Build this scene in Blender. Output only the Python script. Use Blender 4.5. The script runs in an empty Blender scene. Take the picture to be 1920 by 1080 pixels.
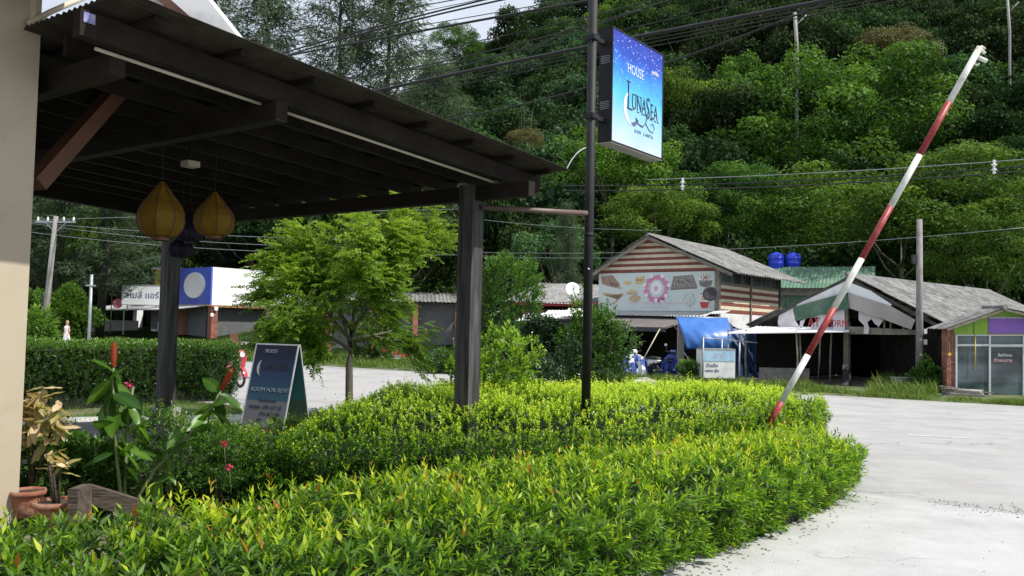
import bpy, bmesh, math, random
import numpy as np
from mathutils import Vector, Matrix
random.seed(7); RN = np.random.default_rng(11)
S = bpy.context.scene; COL = S.collection; R = math.radians; PI = math.pi

# ---------------------------------------------------------------- camera
CH, F = 1.9, 1600.0
PITCH, ROLL = math.atan(72/1600.0), R(1.26)
CROT = Matrix.Rotation(R(90)+PITCH, 3, 'X') @ Matrix.Rotation(ROLL, 3, 'Z')
cd = bpy.data.cameras.new('camera'); cam = bpy.data.objects.new('camera', cd); COL.objects.link(cam)
cam.location = (0, 0, CH); cam.rotation_euler = CROT.to_euler()
cd.lens = 30.0; cd.sensor_width = 36.0; cd.clip_start = 0.05; cd.clip_end = 3000
S.camera = cam
# ---------------------------------------------------------------- light
SUN = Vector((0.93, -0.34, 0)).normalized()*math.cos(R(51)) + Vector((0, 0, math.sin(R(51))))
w = bpy.data.worlds.new('World'); S.world = w; w.use_nodes = True
nt = w.node_tree; nt.nodes.clear()
sky = nt.nodes.new('ShaderNodeTexSky'); sky.sky_type = 'NISHITA'; sky.sun_disc = False
sky.sun_elevation = R(51); sky.sun_rotation = math.atan2(SUN.x, SUN.y)
sky.air_density = 1.0; sky.dust_density = 2.0
tc = nt.nodes.new('ShaderNodeTexCoord'); mp = nt.nodes.new('ShaderNodeMapping'); mp.inputs['Scale'].default_value = (1, 1, 3)
nz = nt.nodes.new('ShaderNodeTexNoise'); nz.inputs['Scale'].default_value = 2.2; nz.inputs['Detail'].default_value = 6
rp = nt.nodes.new('ShaderNodeValToRGB'); rp.color_ramp.elements[0].position = .30; rp.color_ramp.elements[1].position = .62
rp.color_ramp.elements[0].color = (.55, .55, .55, 1); rp.color_ramp.elements[1].color = (.95, .95, .95, 1)
mx = nt.nodes.new('ShaderNodeMix'); mx.data_type = 'RGBA'; mx.inputs['B'].default_value = (9.4, 10.2, 11.5, 1)
bg = nt.nodes.new('ShaderNodeBackground'); bg.inputs['Strength'].default_value = .086
wo = nt.nodes.new('ShaderNodeOutputWorld')
L = nt.links.new
L(tc.outputs['Generated'], mp.inputs['Vector']); L(mp.outputs[0], nz.inputs['Vector']); L(nz.outputs['Fac'], rp.inputs[0])
L(rp.outputs[0], mx.inputs['Factor']); L(sky.outputs[0], mx.inputs['A']); L(mx.outputs['Result'], bg.inputs[0]); L(bg.outputs[0], wo.inputs[0])
sl = bpy.data.lights.new('sun', 'SUN'); so = bpy.data.objects.new('sun', sl); COL.objects.link(so)
sl.energy = 5.0; sl.angle = R(.6); sl.color = (1, .95, .86)
so.rotation_euler = SUN.to_track_quat('Z', 'Y').to_euler(); so.location = (0, 0, 50)
vs = S.view_settings; vs.view_transform = 'Standard'; vs.look = 'None'; vs.exposure = 0.14; vs.gamma = 1; vs.use_curve_mapping = False
S.cycles.max_bounces = 6; S.cycles.diffuse_bounces = 3; S.cycles.transparent_max_bounces = 6; S.cycles.glossy_bounces = 3; S.cycles.transmission_bounces = 4

# ---------------------------------------------------------------- helpers
def ray(px, py):
    return CROT @ Vector(((px-960)/F, -(py-540)/F, -1))
def P(px, py, Y):
    d = ray(px, py); return Vector((0, 0, CH)) + d*(Y/d.y)
def G(px, py, z=0.0):
    d = ray(px, py); return Vector((0, 0, CH)) + d*((z-CH)/d.z)
def X(px, Y, z=1.0):                      # world x of a column px at depth Y, near height z
    py = 612+.022*(px-960)-(z-CH)*F/Y
    return P(px, py, Y).x

def tag(o, label=None, cat=None, group=None, kind=None):
    if label: o['label'] = label
    if cat: o['category'] = cat
    if group: o['group'] = group
    if kind: o['kind'] = kind
    return o
def thing(name, label, cat, loc=(0, 0, 0), rz=0.0, group=None):
    o = bpy.data.objects.new(name, None); COL.objects.link(o); o.empty_display_size = .2
    o.location = loc; o.rotation_euler = (0, 0, rz)
    o['_m'] = 1; MW[o.name] = Matrix.Translation(Vector(loc)) @ Matrix.Rotation(rz, 4, 'Z')
    del o['_m']
    return tag(o, label, cat, group)
MW = {}
def link(name, me, parent=None, world=False):
    if world and parent is not None:
        me.transform(MW[root(parent).name].inverted())
    o = bpy.data.objects.new(name, me); COL.objects.link(o)
    if parent is not None: o.parent = parent
    return o
def root(o):
    while o.parent is not None: o = o.parent
    return o
def copy_tree(o, parent=None):
    c = o.copy(); COL.objects.link(c)
    if parent is not None: c.parent = parent
    for ch in [k for k in KIDS.get(o.name, [])]: copy_tree(ch, c)
    return c
KIDS = {}
def index_kids():
    KIDS.clear()
    for o in bpy.data.objects:
        if o.parent: KIDS.setdefault(o.parent.name, []).append(o)
def place(o, loc, rz=0, label=None, scale=1.0):
    o.location = loc; o.rotation_euler = (0, 0, rz); o.scale = (scale,)*3
    if label: o['label'] = label
    return o

class MB:
    def __init__(s): s.v = []; s.f = []
    def add(s, vs, fs):
        n = len(s.v); s.v += [tuple(v) for v in vs]; s.f += [tuple(i+n for i in f) for f in fs]; return s
    def box(s, a, b):
        x0, y0, z0 = a; x1, y1, z1 = b
        return s.add([(x0,y0,z0),(x1,y0,z0),(x1,y1,z0),(x0,y1,z0),(x0,y0,z1),(x1,y0,z1),(x1,y1,z1),(x0,y1,z1)],
                     [(0,3,2,1),(4,5,6,7),(0,1,5,4),(1,2,6,5),(2,3,7,6),(3,0,4,7)])
    def bar(s, p, q, wd, ht, up=(0, 0, 1)):
        p, q = Vector(p), Vector(q); d = (q-p).normalized(); a = d.cross(Vector(up))
        if a.length < 1e-4: a = d.cross(Vector((1, 0, 0)))
        a.normalize(); b = a.cross(d); a *= wd/2; b *= ht/2
        return s.add([p-a-b, p+a-b, p+a+b, p-a+b, q-a-b, q+a-b, q+a+b, q-a+b],
                     [(0,1,2,3),(7,6,5,4),(0,4,5,1),(1,5,6,2),(2,6,7,3),(3,7,4,0)])
    def tube(s, pts, r, n=8, cap=True):
        pts = [Vector(p) for p in pts]; rr = r if isinstance(r, (list, tuple)) else [r]*len(pts); vs = []; fs = []
        for i, p in enumerate(pts):
            d = (pts[min(i+1, len(pts)-1)]-pts[max(i-1, 0)]).normalized()
            a = d.cross(Vector((0, 0, 1)))
            if a.length < .05: a = d.cross(Vector((1, 0, 0)))
            a.normalize(); b = a.cross(d)
            for k in range(n):
                t = 2*PI*k/n; vs.append(p+(a*math.cos(t)+b*math.sin(t))*rr[i])
        for i in range(len(pts)-1):
            for k in range(n): fs.append((i*n+k, i*n+(k+1) % n, (i+1)*n+(k+1) % n, (i+1)*n+k))
        if cap: fs.append(tuple(range(n-1, -1, -1))); fs.append(tuple((len(pts)-1)*n+k for k in range(n)))
        return s.add(vs, fs)
    def lathe(s, prof, c=(0, 0, 0), n=20, fn=None):
        vs = []; fs = []
        for r, z in prof:
            for k in range(n):
                t = 2*PI*k/n; q = r*(fn(k, n, z) if fn else 1)
                vs.append((c[0]+q*math.cos(t), c[1]+q*math.sin(t), c[2]+z))
        for i in range(len(prof)-1):
            for k in range(n): fs.append((i*n+k, i*n+(k+1) % n, (i+1)*n+(k+1) % n, (i+1)*n+k))
        return s.add(vs, fs)
    def prism(s, poly, off):                 # polygon extruded by vector off
        n = len(poly); off = Vector(off); a = [Vector(p) for p in poly]
        return s.add(a+[p+off for p in a], [tuple(range(n-1, -1, -1)), tuple(range(n, 2*n))]+[(i, (i+1) % n, n+(i+1) % n, n+i) for i in range(n)])
    def disc(s, c, nrm, r, th=.01, n=16, ry=None):
        c = Vector(c); nrm = Vector(nrm).normalized(); a = nrm.orthogonal().normalized() if abs(nrm.z) > .9 else nrm.cross(Vector((0, 0, 1))).normalized()
        b = a.cross(nrm); ry = ry or r
        return s.prism([c+a*r*math.cos(2*PI*k/n)+b*ry*math.sin(2*PI*k/n) for k in range(n)], nrm*th)
    def build(s, name, m, parent=None, world=False, smooth=False, kind=None):
        me = bpy.data.meshes.new(name); me.from_pydata([tuple(v) for v in s.v], [], s.f)
        bm = bmesh.new(); bm.from_mesh(me); bmesh.ops.recalc_face_normals(bm, faces=bm.faces); bm.to_mesh(me); bm.free()
        me.materials.append(m)
        if smooth: me.polygons.foreach_set('use_smooth', [True]*len(me.polygons))
        o = link(name, me, parent, world)
        if kind: o['kind'] = kind
        return o
def box(name, a, b, m, parent, world=False, **k): return MB().box(a, b).build(name, m, parent, world, **k)
def bar(name, p, q, wd, ht, m, parent, world=False, **k): return MB().bar(p, q, wd, ht).build(name, m, parent, world, **k)
def tube(name, pts, r, m, parent=None, world=False, n=8): return MB().tube(pts, r, n).build(name, m, parent, world, smooth=True)
def quadbez(a, b, c, n=10):
    a, b, c = Vector(a), Vector(b), Vector(c)
    return [a*(1-t)**2+b*2*t*(1-t)+c*t*t for t in [i/n for i in range(n+1)]]

# ---------------------------------------------------------------- materials
def mat(name, c1, c2=None, scale=5, rough=.7, bump=0, bscale=None, metal=0, spec=.5, stretch=(1, 1, 1), lo=.35, hi=.65, coat=0, detail=6, rand=0, dirt=None, dscale=.8):
    m = bpy.data.materials.new(name); m.use_nodes = True; t = m.node_tree; b = t.nodes['Principled BSDF']
    b.inputs['Roughness'].default_value = rough; b.inputs['Metallic'].default_value = metal; b.inputs['Specular IOR Level'].default_value = spec
    b.inputs['Coat Weight'].default_value = coat
    c1 = tuple(c1)+(1,); c2 = tuple(c2)+(1,) if c2 else tuple(x*.82 for x in c1[:3])+(1,)
    co = t.nodes.new('ShaderNodeTexCoord'); mp = t.nodes.new('ShaderNodeMapping'); mp.inputs['Scale'].default_value = stretch
    n = t.nodes.new('ShaderNodeTexNoise'); n.inputs['Scale'].default_value = scale; n.inputs['Detail'].default_value = detail
    r = t.nodes.new('ShaderNodeValToRGB'); r.color_ramp.elements[0].position = lo; r.color_ramp.elements[1].position = hi
    r.color_ramp.elements[0].color = c1; r.color_ramp.elements[1].color = c2
    l = t.links.new; l(co.outputs['Object'], mp.inputs[0]); l(mp.outputs[0], n.inputs['Vector']); l(n.outputs['Fac'], r.inputs[0])
    out = r.outputs[0]
    if dirt:
        n3 = t.nodes.new('ShaderNodeTexNoise'); n3.inputs['Scale'].default_value = dscale; n3.inputs['Detail'].default_value = 8; n3.inputs['Roughness'].default_value = .7
        r3 = t.nodes.new('ShaderNodeValToRGB'); r3.color_ramp.elements[0].position = .48; r3.color_ramp.elements[1].position = .7
        r3.color_ramp.elements[0].color = (0, 0, 0, 1); r3.color_ramp.elements[1].color = (1, 1, 1, 1)
        m3 = t.nodes.new('ShaderNodeMix'); m3.data_type = 'RGBA'; m3.inputs['B'].default_value = tuple(dirt)+(1,)
        l(co.outputs['Object'], n3.inputs['Vector']); l(n3.outputs['Fac'], r3.inputs[0]); l(r3.outputs[0], m3.inputs['Factor']); l(out, m3.inputs['A']); out = m3.outputs['Result']
    if rand:
        oi = t.nodes.new('ShaderNodeObjectInfo'); ma = t.nodes.new('ShaderNodeMapRange'); ma.inputs['To Min'].default_value = 1-rand; ma.inputs['To Max'].default_value = 1+rand
        hs = t.nodes.new('ShaderNodeHueSaturation'); l(oi.outputs['Random'], ma.inputs[0]); l(ma.outputs[0], hs.inputs['Value']); l(out, hs.inputs['Color']); out = hs.outputs[0]
    l(out, b.inputs['Base Color'])
    if bump:
        n2 = t.nodes.new('ShaderNodeTexNoise'); n2.inputs['Scale'].default_value = bscale or scale*4; n2.inputs['Detail'].default_value = 5
        bp = t.nodes.new('ShaderNodeBump'); bp.inputs['Strength'].default_value = bump; bp.inputs['Distance'].default_value = .02
        l(mp.outputs[0], n2.inputs['Vector']); l(n2.outputs['Fac'], bp.inputs['Height']); l(bp.outputs[0], b.inputs['Normal'])
    return m
def leafmat(name, stops, rough=.42, trans=.35, spec=.5, rand=.0, hue=.0, tcol=1.6):
    m = bpy.data.materials.new(name); m.use_nodes = True; t = m.node_tree; b = t.nodes['Principled BSDF']; l = t.links.new
    a = t.nodes.new('ShaderNodeAttribute'); a.attribute_name = 'tint'
    r = t.nodes.new('ShaderNodeValToRGB'); e = r.color_ramp.elements
    while len(e) < len(stops): e.new(.5)
    for i, (p, c) in enumerate(stops): e[i].position = p; e[i].color = tuple(c)+(1,)
    l(a.outputs['Fac'], r.inputs[0]); out = r.outputs[0]
    if rand or hue:
        oi = t.nodes.new('ShaderNodeObjectInfo'); hs = t.nodes.new('ShaderNodeHueSaturation')
        ma = t.nodes.new('ShaderNodeMapRange'); ma.inputs['To Min'].default_value = 1-rand; ma.inputs['To Max'].default_value = 1+rand
        mul = t.nodes.new('ShaderNodeMath'); mul.operation = 'MULTIPLY'; mul.inputs[1].default_value = 7.31
        fr = t.nodes.new('ShaderNodeMath'); fr.operation = 'FRACT'
        mb = t.nodes.new('ShaderNodeMapRange'); mb.inputs['To Min'].default_value = .5-hue; mb.inputs['To Max'].default_value = .5+hue
        l(oi.outputs['Random'], ma.inputs[0]); l(oi.outputs['Random'], mul.inputs[0]); l(mul.outputs[0], fr.inputs[0]); l(fr.outputs[0], mb.inputs[0])
        l(ma.outputs[0], hs.inputs['Value']); l(mb.outputs[0], hs.inputs['Hue']); l(out, hs.inputs['Color']); out = hs.outputs[0]
    l(out, b.inputs['Base Color']); b.inputs['Roughness'].default_value = rough; b.inputs['Specular IOR Level'].default_value = spec
    tr = t.nodes.new('ShaderNodeBsdfTranslucent'); mm = t.nodes.new('ShaderNodeMixShader'); mm.inputs[0].default_value = trans
    g = t.nodes.new('ShaderNodeMix'); g.data_type = 'RGBA'; g.blend_type = 'MULTIPLY'; g.inputs['Factor'].default_value = 1; g.inputs['B'].default_value = (tcol*1.1, tcol*1.1, tcol*.55, 1)
    l(out, g.inputs['A']); l(g.outputs['Result'], tr.inputs[0]); l(b.outputs[0], mm.inputs[1]); l(tr.outputs[0], mm.inputs[2])
    l(mm.outputs[0], t.nodes['Material Output'].inputs[0])
    return m

M = {}
M['wood_dark'] = mat('dark_stained_wood', (.012, .010, .009), (.022, .018, .015), 3, .75, .3, 20, stretch=(1, 1, 1), spec=.15)
M['wood_post'] = mat('post_wood', (.020, .018, .020), (.095, .09, .095), 5, .75, .4, 30, stretch=(3, 3, .25))
M['wood_brown'] = mat('red_brown_wood', (.15, .065, .042), (.11, .048, .030), 3, .6, .2)
M['roof_under'] = mat('fibre_roof_sheet', (.030, .026, .022), (.048, .042, .036), 6, .9, .1, spec=.1)  # near-black base colour carries the shade under the pergola roof
M['cream'] = mat('cream_wall_paint', (.46, .40, .31), (.41, .35, .26), .9, .8, .05, 20, dirt=(.36, .30, .21), dscale=1.1)
M['pipe'] = mat('cream_pipe', (.6, .54, .4), (.5, .44, .33), 4, .5)
M['conduit'] = mat('white_conduit', (.52, .49, .41), (.42, .39, .32), 5, .6)
M['white'] = mat('white_paint', (.74, .75, .76), (.66, .67, .68), 2, .6, dirt=(.42, .42, .40), dscale=1.2)
M['cleanwhite'] = mat('clean_white_panel', (.80, .81, .83), (.76, .77, .79), 1, .5)
M['concrete'] = mat('concrete', (.52, .51, .49), (.40, .40, .38), 2.2, .85, .3, 40, dirt=(.33, .32, .30), dscale=1.5)
M['footing'] = mat('footing_concrete', (.34, .33, .31), (.22, .21, .2), 6, .9, .4)
M['black_metal'] = mat('black_pole_paint', (.012, .012, .014), (.02, .02, .024), 5, .6, spec=.3)
M['galv'] = mat('galvanised_metal', (.42, .44, .46), (.30, .32, .34), 8, .45, metal=.6)
M['alu'] = mat('aluminium_frame', (.62, .64, .66), (.52, .54, .56), 6, .4, metal=.35)
M['fibrecement'] = mat('weathered_fibre_cement', (.27, .268, .265), (.15, .15, .148), 3.5, .9, .3, 30, dirt=(.08, .078, .072), dscale=2.5, rand=.16)
M['tin'] = mat('pale_tin_sheet', (.50, .52, .54), (.38, .40, .41), 3, .75, metal=.0, dirt=(.38, .33, .28), dscale=1.5, rand=.06)
M['greenroof'] = mat('green_roof_sheet', (.07, .16, .105), (.10, .19, .13), 2, .9, dirt=(.18, .25, .20), dscale=1.0, rand=.08)
M['stripe_cream'] = mat('cream_board', (.68, .62, .47), (.58, .52, .38), 4, .7, rand=.05)
M['stripe_red'] = mat('red_brown_board', (.23, .065, .045), (.17, .05, .035), 4, .7, rand=.08)
M['timber'] = mat('grey_timber', (.24, .21, .17), (.14, .12, .10), 6, .85, .4, 25, rand=.15)
M['dark_timber'] = mat('rotten_timber', (.05, .045, .04), (.09, .08, .07), 5, .9)
M['interior'] = mat('dark_interior_wall', (.010, .009, .008), (.018, .016, .014), 3, 1.0, spec=.05)  # shade of the unlit interiors put into a near-black base colour
M['darkfab'] = mat('shade_net', (.009, .009, .009), (.016, .016, .015), 9, 1.0, spec=.05)
M['awn'] = mat('brown_awning', (.16, .14, .135), (.12, .105, .10), 2, .8, dirt=(.2, .18, .17))
M['tarp'] = mat('blue_tarpaulin', (.045, .17, .50), (.03, .12, .40), 2.5, .38, .5, 7, spec=.5)
M['tarpdark'] = mat('dark_blue_tarpaulin', (.02, .06, .17), (.015, .04, .12), 3, .5, .4, 8)
M['glass'] = mat('shop_glass', (.020, .035, .045), (.085, .125, .145), .7, .05, spec=.9, lo=.42, hi=.62, stretch=(1, 1, 2))  # pale bluish mottling paints reflections into the pane colour
M['brick'] = mat('red_brick', (.33, .13, .09), (.25, .095, .07), 9, .85, .3, 40, rand=.3)
M['mortar'] = mat('mortar', (.38, .34, .3), (.28, .25, .22), 12, .95)
M['lime'] = mat('lime_green_paint', (.27, .47, .045), (.22, .40, .04), 2, .6, dirt=(.20, .33, .07))
M['purple'] = mat('purple_panel', (.26, .12, .52), (.22, .10, .46), 2, .55)
M['blue'] = mat('blue_panel', (.07, .12, .56), (.09, .14, .58), 1.5, .5)
M['tank'] = mat('blue_tank', (.02, .05, .60), (.03, .07, .62), 2, .35)
M['shutter'] = mat('grey_shutter', (.16, .165, .175), (.13, .135, .14), 3, .55, metal=.2)
M['orange_pillar'] = mat('terracotta_pillar', (.40, .17, .10), (.33, .14, .08), 5, .8)
M['yellowsign'] = mat('yellow_sign', (.75, .55, .05), (.68, .48, .04), 2, .5)
M['ink'] = mat('dark_ink', (.03, .035, .06), (.02, .02, .04), 2, .5)
M['inkblue'] = mat('navy_ink', (.10, .12, .26), (.08, .10, .22), 2, .5)
M['redink'] = mat('red_ink', (.55, .06, .07), (.45, .05, .06), 2, .6)
M['pink'] = mat('pink_ink', (.62, .27, .43), (.56, .22, .38), 3, .6)
M['palepink'] = mat('faded_pink_ink', (.66, .42, .48), (.6, .38, .44), 3, .6)
M['whiteink'] = mat('white_ink', (.85, .87, .9), (.8, .82, .86), 2, .5)
M['barred'] = mat('barrier_red_paint', (.30, .015, .02), (.24, .012, .018), 8, .5, .15, 30, dirt=(.30, .10, .08), dscale=14)
M['barwhite'] = mat('barrier_white_paint', (.74, .73, .71), (.66, .65, .62), 5, .4, dirt=(.45, .43, .38), dscale=9)
M['terracotta'] = mat('terracotta_pot', (.30, .11, .06), (.19, .07, .04), 6, .85, .3, dirt=(.34, .24, .18), dscale=9)
M['soil'] = mat('soil', (.06, .045, .032), (.035, .026, .02), 12, .95, .5)
M['lantern'] = mat('yellow_lantern_silk', (.34, .20, .015), (.26, .14, .012), 7, .7)
M['lantern2'] = mat('purple_lantern_silk', (.03, .02, .07), (.02, .012, .045), 7, .6)
for k in ('lantern', 'lantern2'):
    t = M[k].node_tree; b = t.nodes['Principled BSDF']; b.inputs['Subsurface Weight'].default_value = 0
    tr = t.nodes.new('ShaderNodeBsdfTranslucent'); mm = t.nodes.new('ShaderNodeMixShader'); mm.inputs[0].default_value = .45
    t.links.new(b.inputs['Base Color'].links[0].from_socket, tr.inputs[0]); t.links.new(b.outputs[0], mm.inputs[1]); t.links.new(tr.outputs[0], mm.inputs[2]); t.links.new(mm.outputs[0], t.nodes['Material Output'].inputs[0])
M['scooter'] = mat('scooter_red_paint', (.50, .03, .06), (.44, .025, .05), 2, .25, spec=.6, coat=.5)
M['rubber'] = mat('black_rubber', (.02, .02, .02), (.03, .03, .03), 9, .7)
M['chrome'] = mat('bright_metal', (.6, .6, .6), (.5, .5, .5), 5, .25, metal=.9)
M['cable'] = mat('cable_sheath', (.012, .012, .014), (.018, .018, .02), 3, .6)
M['cablepale'] = mat('bare_conductor', (.32, .34, .36), (.26, .28, .30), 3, .5, metal=.4)
M['utilpole'] = mat('grey_concrete_pole', (.30, .29, .28), (.20, .195, .19), 5, .9, .3, 30, stretch=(1, 1, .3), dirt=(.13, .125, .12), dscale=3)
M['porcelain'] = mat('white_insulator', (.75, .76, .78), (.7, .7, .72), 5, .3)
M['bark'] = mat('bark', (.13, .115, .09), (.075, .065, .05), 8, .9, .5, 25, stretch=(3, 3, .6))
M['palebark'] = mat('pale_bark', (.36, .35, .34), (.24, .235, .23), 8, .9, .4, 25, stretch=(3, 3, .4))
M['darkbark'] = mat('dark_bark', (.07, .06, .055), (.04, .035, .03), 8, .9, .5)
M['stemgreen'] = mat('green_stem', (.10, .17, .05), (.16, .16, .08), 6, .6)
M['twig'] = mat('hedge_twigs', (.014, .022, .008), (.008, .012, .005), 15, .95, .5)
M['skin'] = mat('skin', (.55, .34, .25), (.5, .3, .22), 4, .6)
M['dress'] = mat('pale_dress', (.75, .72, .74), (.68, .62, .66), 12, .8)
M['hair'] = mat('hair', (.03, .02, .015), (.05, .035, .02), 8, .7)
M['deck'] = mat('deck_wood', (.10, .085, .085), (.055, .045, .045), 3, .55, .3, 25, stretch=(.4, 6, 6), rand=.2)
M['log'] = mat('weathered_log', (.11, .085, .065), (.05, .04, .03), 5, .9, .6, 18, stretch=(.6, 4, 4))

# --- leaves
g1 = (.022, .050, .012); g2 = (.060, .125, .020)
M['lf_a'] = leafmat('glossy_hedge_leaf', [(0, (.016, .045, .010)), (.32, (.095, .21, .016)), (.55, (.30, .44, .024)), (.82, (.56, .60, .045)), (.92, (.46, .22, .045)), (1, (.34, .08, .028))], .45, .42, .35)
M['lf_b'] = leafmat('small_hedge_leaf', [(0, (.010, .032, .010)), (.35, (.06, .17, .018)), (.65, (.42, .58, .035)), (1, (.74, .80, .12))], .40, .40, .4)
M['lf_c'] = leafmat('clipped_hedge_leaf', [(0, (.014, .04, .012)), (.5, (.06, .14, .02)), (1, (.22, .38, .04))], .38, .28, .5)
M['lf_tree'] = leafmat('feathery_tree_leaf', [(0, (.035, .09, .012)), (.5, (.12, .22, .02)), (1, (.30, .40, .045))], .45, .42, .3)
M['lf_shrub'] = leafmat('shrub_leaf', [(0, (.018, .05, .014)), (.45, (.065, .16, .02)), (1, (.27, .42, .035))], .4, .32, .45)
M['lf_dark'] = leafmat('dark_glossy_leaf', [(0, (.010, .028, .012)), (.6, (.025, .06, .02)), (1, (.06, .13, .04))], .28, .15, .6)
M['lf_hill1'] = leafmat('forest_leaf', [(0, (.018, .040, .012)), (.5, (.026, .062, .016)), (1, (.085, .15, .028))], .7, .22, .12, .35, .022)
M['lf_hill2'] = leafmat('yellow_green_forest_leaf', [(0, (.045, .085, .015)), (.5, (.062, .130, .018)), (1, (.21, .32, .045))], .65, .28, .15, .25, .015)
M['lf_deep'] = leafmat('shaded_forest_leaf', [(0, (.007, .017, .006)), (.5, (.014, .036, .010)), (1, (.055, .105, .022))], .7, .2, .12, .35, .02)  # darker copy of forest_leaf, shade of the upper hillside put into its colour
M['lf_bright'] = leafmat('fresh_green_forest_leaf', [(0, (.014, .040, .008)), (.5, (.038, .100, .014)), (1, (.12, .23, .030))], .6, .3, .15, .1, .0)
M['lf_hill3'] = leafmat('blue_green_forest_leaf', [(0, (.018, .042, .020)), (.5, (.026, .066, .024)), (1, (.085, .16, .055))], .65, .22, .18, .3, .02)
M['lf_brown'] = leafmat('olive_brown_leaf', [(0, (.05, .05, .02)), (.5, (.11, .105, .035)), (1, (.18, .17, .05))], .6, .2, .3, .15)
M['lf_needle'] = leafmat('casuarina_needle', [(0, (.03, .055, .035)), (.5, (.06, .10, .055)), (1, (.13, .17, .075))], .6, .3, .3, .15, .01)
M['lf_big'] = leafmat('costus_leaf', [(0, (.015, .05, .012)), (.5, (.045, .125, .018)), (1, (.13, .26, .03))], .38, .4, .5, .18)
M['lf_croton'] = leafmat('cream_croton_leaf', [(0, (.25, .27, .09)), (.5, (.50, .38, .21)), (1, (.66, .55, .37))], .45, .3, .4, .15)
M['lf_bract'] = leafmat('red_bract', [(0, (.22, .03, .015)), (.6, (.38, .07, .03)), (1, (.5, .25, .06))], .45, .1, .4)
M['petal'] = leafmat('pink_petal', [(0, (.5, .03, .10)), (1, (.7, .08, .22))], .5, .3, .3)
M['grass'] = leafmat('grass_blade', [(0, (.05, .10, .02)), (.5, (.11, .19, .03)), (1, (.28, .30, .08))], .55, .3, .3)

# ---------------------------------------------------------------- foliage
def nrm(a): return a/np.maximum(np.linalg.norm(a, axis=1, keepdims=True), 1e-6)
def mesh_np(name, V, Fc, tint, m, parent=None, world=False, kind=None):
    me = bpy.data.meshes.new(name); k = Fc.shape[1]; n = len(Fc)
    me.vertices.add(len(V)); me.vertices.foreach_set('co', V.astype(np.float32).ravel())
    me.loops.add(n*k); me.loops.foreach_set('vertex_index', Fc.astype(np.int32).ravel())
    me.polygons.add(n); me.polygons.foreach_set('loop_start', np.arange(0, n*k, k, dtype=np.int32))
    me.update(calc_edges=True)
    at = me.attributes.new('tint', 'FLOAT', 'POINT'); at.data.foreach_set('value', np.clip(tint, 0, 1).astype(np.float32))
    me.materials.append(m); me.validate()
    o = link(name, me, parent, world)
    if kind: o['kind'] = kind
    return o
def leaf_arrays(p, d, Ln, Wd, T, N=None, fold=.18, bend=.18, quad=False):
    n = len(p); d = nrm(d)
    if N is None: N = RN.normal(size=(n, 3))*.45+np.array([0, 0, 1.0])
    s = nrm(np.cross(d, N)); u = np.cross(s, d); Ln = np.broadcast_to(Ln, (n,))[:, None]; Wd = np.broadcast_to(Wd, (n,))[:, None]
    if quad:
        V = np.stack([p, p+d*.5*Ln+s*Wd*.5, p+d*Ln-u*bend*Ln, p+d*.5*Ln-s*Wd*.5], 1).reshape(-1, 3)
        b = np.arange(n)[:, None]*4; Fc = np.stack([b+0, b+1, b+2, b+3], 2).reshape(-1, 4)
        return V, Fc, np.repeat(T, 4)
    V = np.stack([p, p+d*.48*Ln-u*fold*Wd, p+d*.42*Ln+s*Wd*.5, p+d*.42*Ln-s*Wd*.5, p+d*Ln-u*bend*Ln], 1).reshape(-1, 3)
    b = np.arange(n)[:, None]*5
    Fc = np.concatenate([b+[0, 2, 1], b+[0, 1, 3], b+[2, 4, 1], b+[1, 4, 3]], 1).reshape(-1, 3)
    return V, Fc, np.repeat(T, 5)
def shoots(p, d, n, sl, Ln, Wd, T0, T1, spread=.9, quad=False, jit=.15):
    """p,d (m,3): n leaves per shoot in opposite pairs along a shoot of length sl"""
    m = len(p); d = nrm(d); a = nrm(np.cross(d, RN.normal(size=(m, 3)))); b = np.cross(d, a)
    pp = []; dd = []; tt = []; ll = []
    for k in range(n):
        t = (k//2+.5)/math.ceil(n/2); ang = (k % 2)*PI+(k//2)*PI/2+RN.normal(size=(m, 1))*.4
        o = a*np.cos(ang)+b*np.sin(ang)
        sp = spread*(1.15-.75*t)
        pp.append(p+d*sl*t); dd.append(nrm(d*1.0+o*sp+RN.normal(size=(m, 3))*jit)); tt.append(T0+(T1-T0)*t**1.6+RN.normal(size=m)*.05); ll.append(Ln*(1.05-.45*t)*RN.uniform(.75, 1.2, m))
    p = np.concatenate(pp); d = np.concatenate(dd); t = np.concatenate(tt); l = np.concatenate(ll)
    return leaf_arrays(p, d, l, l*Wd/Ln, t, quad=quad)
def in_poly(pts, poly):
    x, y = pts[:, 0], pts[:, 1]; c = np.zeros(len(pts), bool); n = len(poly)
    for i in range(n):
        x0, y0 = poly[i][:2]; x1, y1 = poly[(i+1) % n][:2]
        k = ((y0 > y) != (y1 > y)) & (x < (x1-x0)*(y-y0)/((y1-y0) or 1e-9)+x0); c ^= k
    return c
def poly_dist(pts, poly):
    n = len(poly); best = np.full(len(pts), 1e9); nx = np.zeros((len(pts), 2))
    for i in range(n):
        a = np.array(poly[i][:2]); b = np.array(poly[(i+1) % n][:2]); e = b-a; t = np.clip(((pts[:, :2]-a)@e)/(e@e), 0, 1)
        q = a+t[:, None]*e; v = pts[:, :2]-q; ds = np.linalg.norm(v, axis=1); k = ds < best
        best[k] = ds[k]; nx[k] = -(v[k])/np.maximum(ds[k][:, None], 1e-6)
    return best, nx
def bumps(x, y, s, seed=0):
    return (np.sin(x*s*1.3+seed)*np.cos(y*s*1.7+seed*2)+.6*np.sin(x*s*3.1+y*s*2.3+seed*3)+.4*np.cos(x*s*5.3-y*s*4.1+seed))/2
def poly_pts(poly, n):
    P_ = np.array([p[:2] for p in poly]); lo = P_.min(0); hi = P_.max(0); out = []
    while sum(map(len, out)) < n:
        q = RN.uniform(lo, hi, (n*2, 2)); out.append(q[in_poly(q, poly)])
    return np.concatenate(out)[:n]
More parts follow.
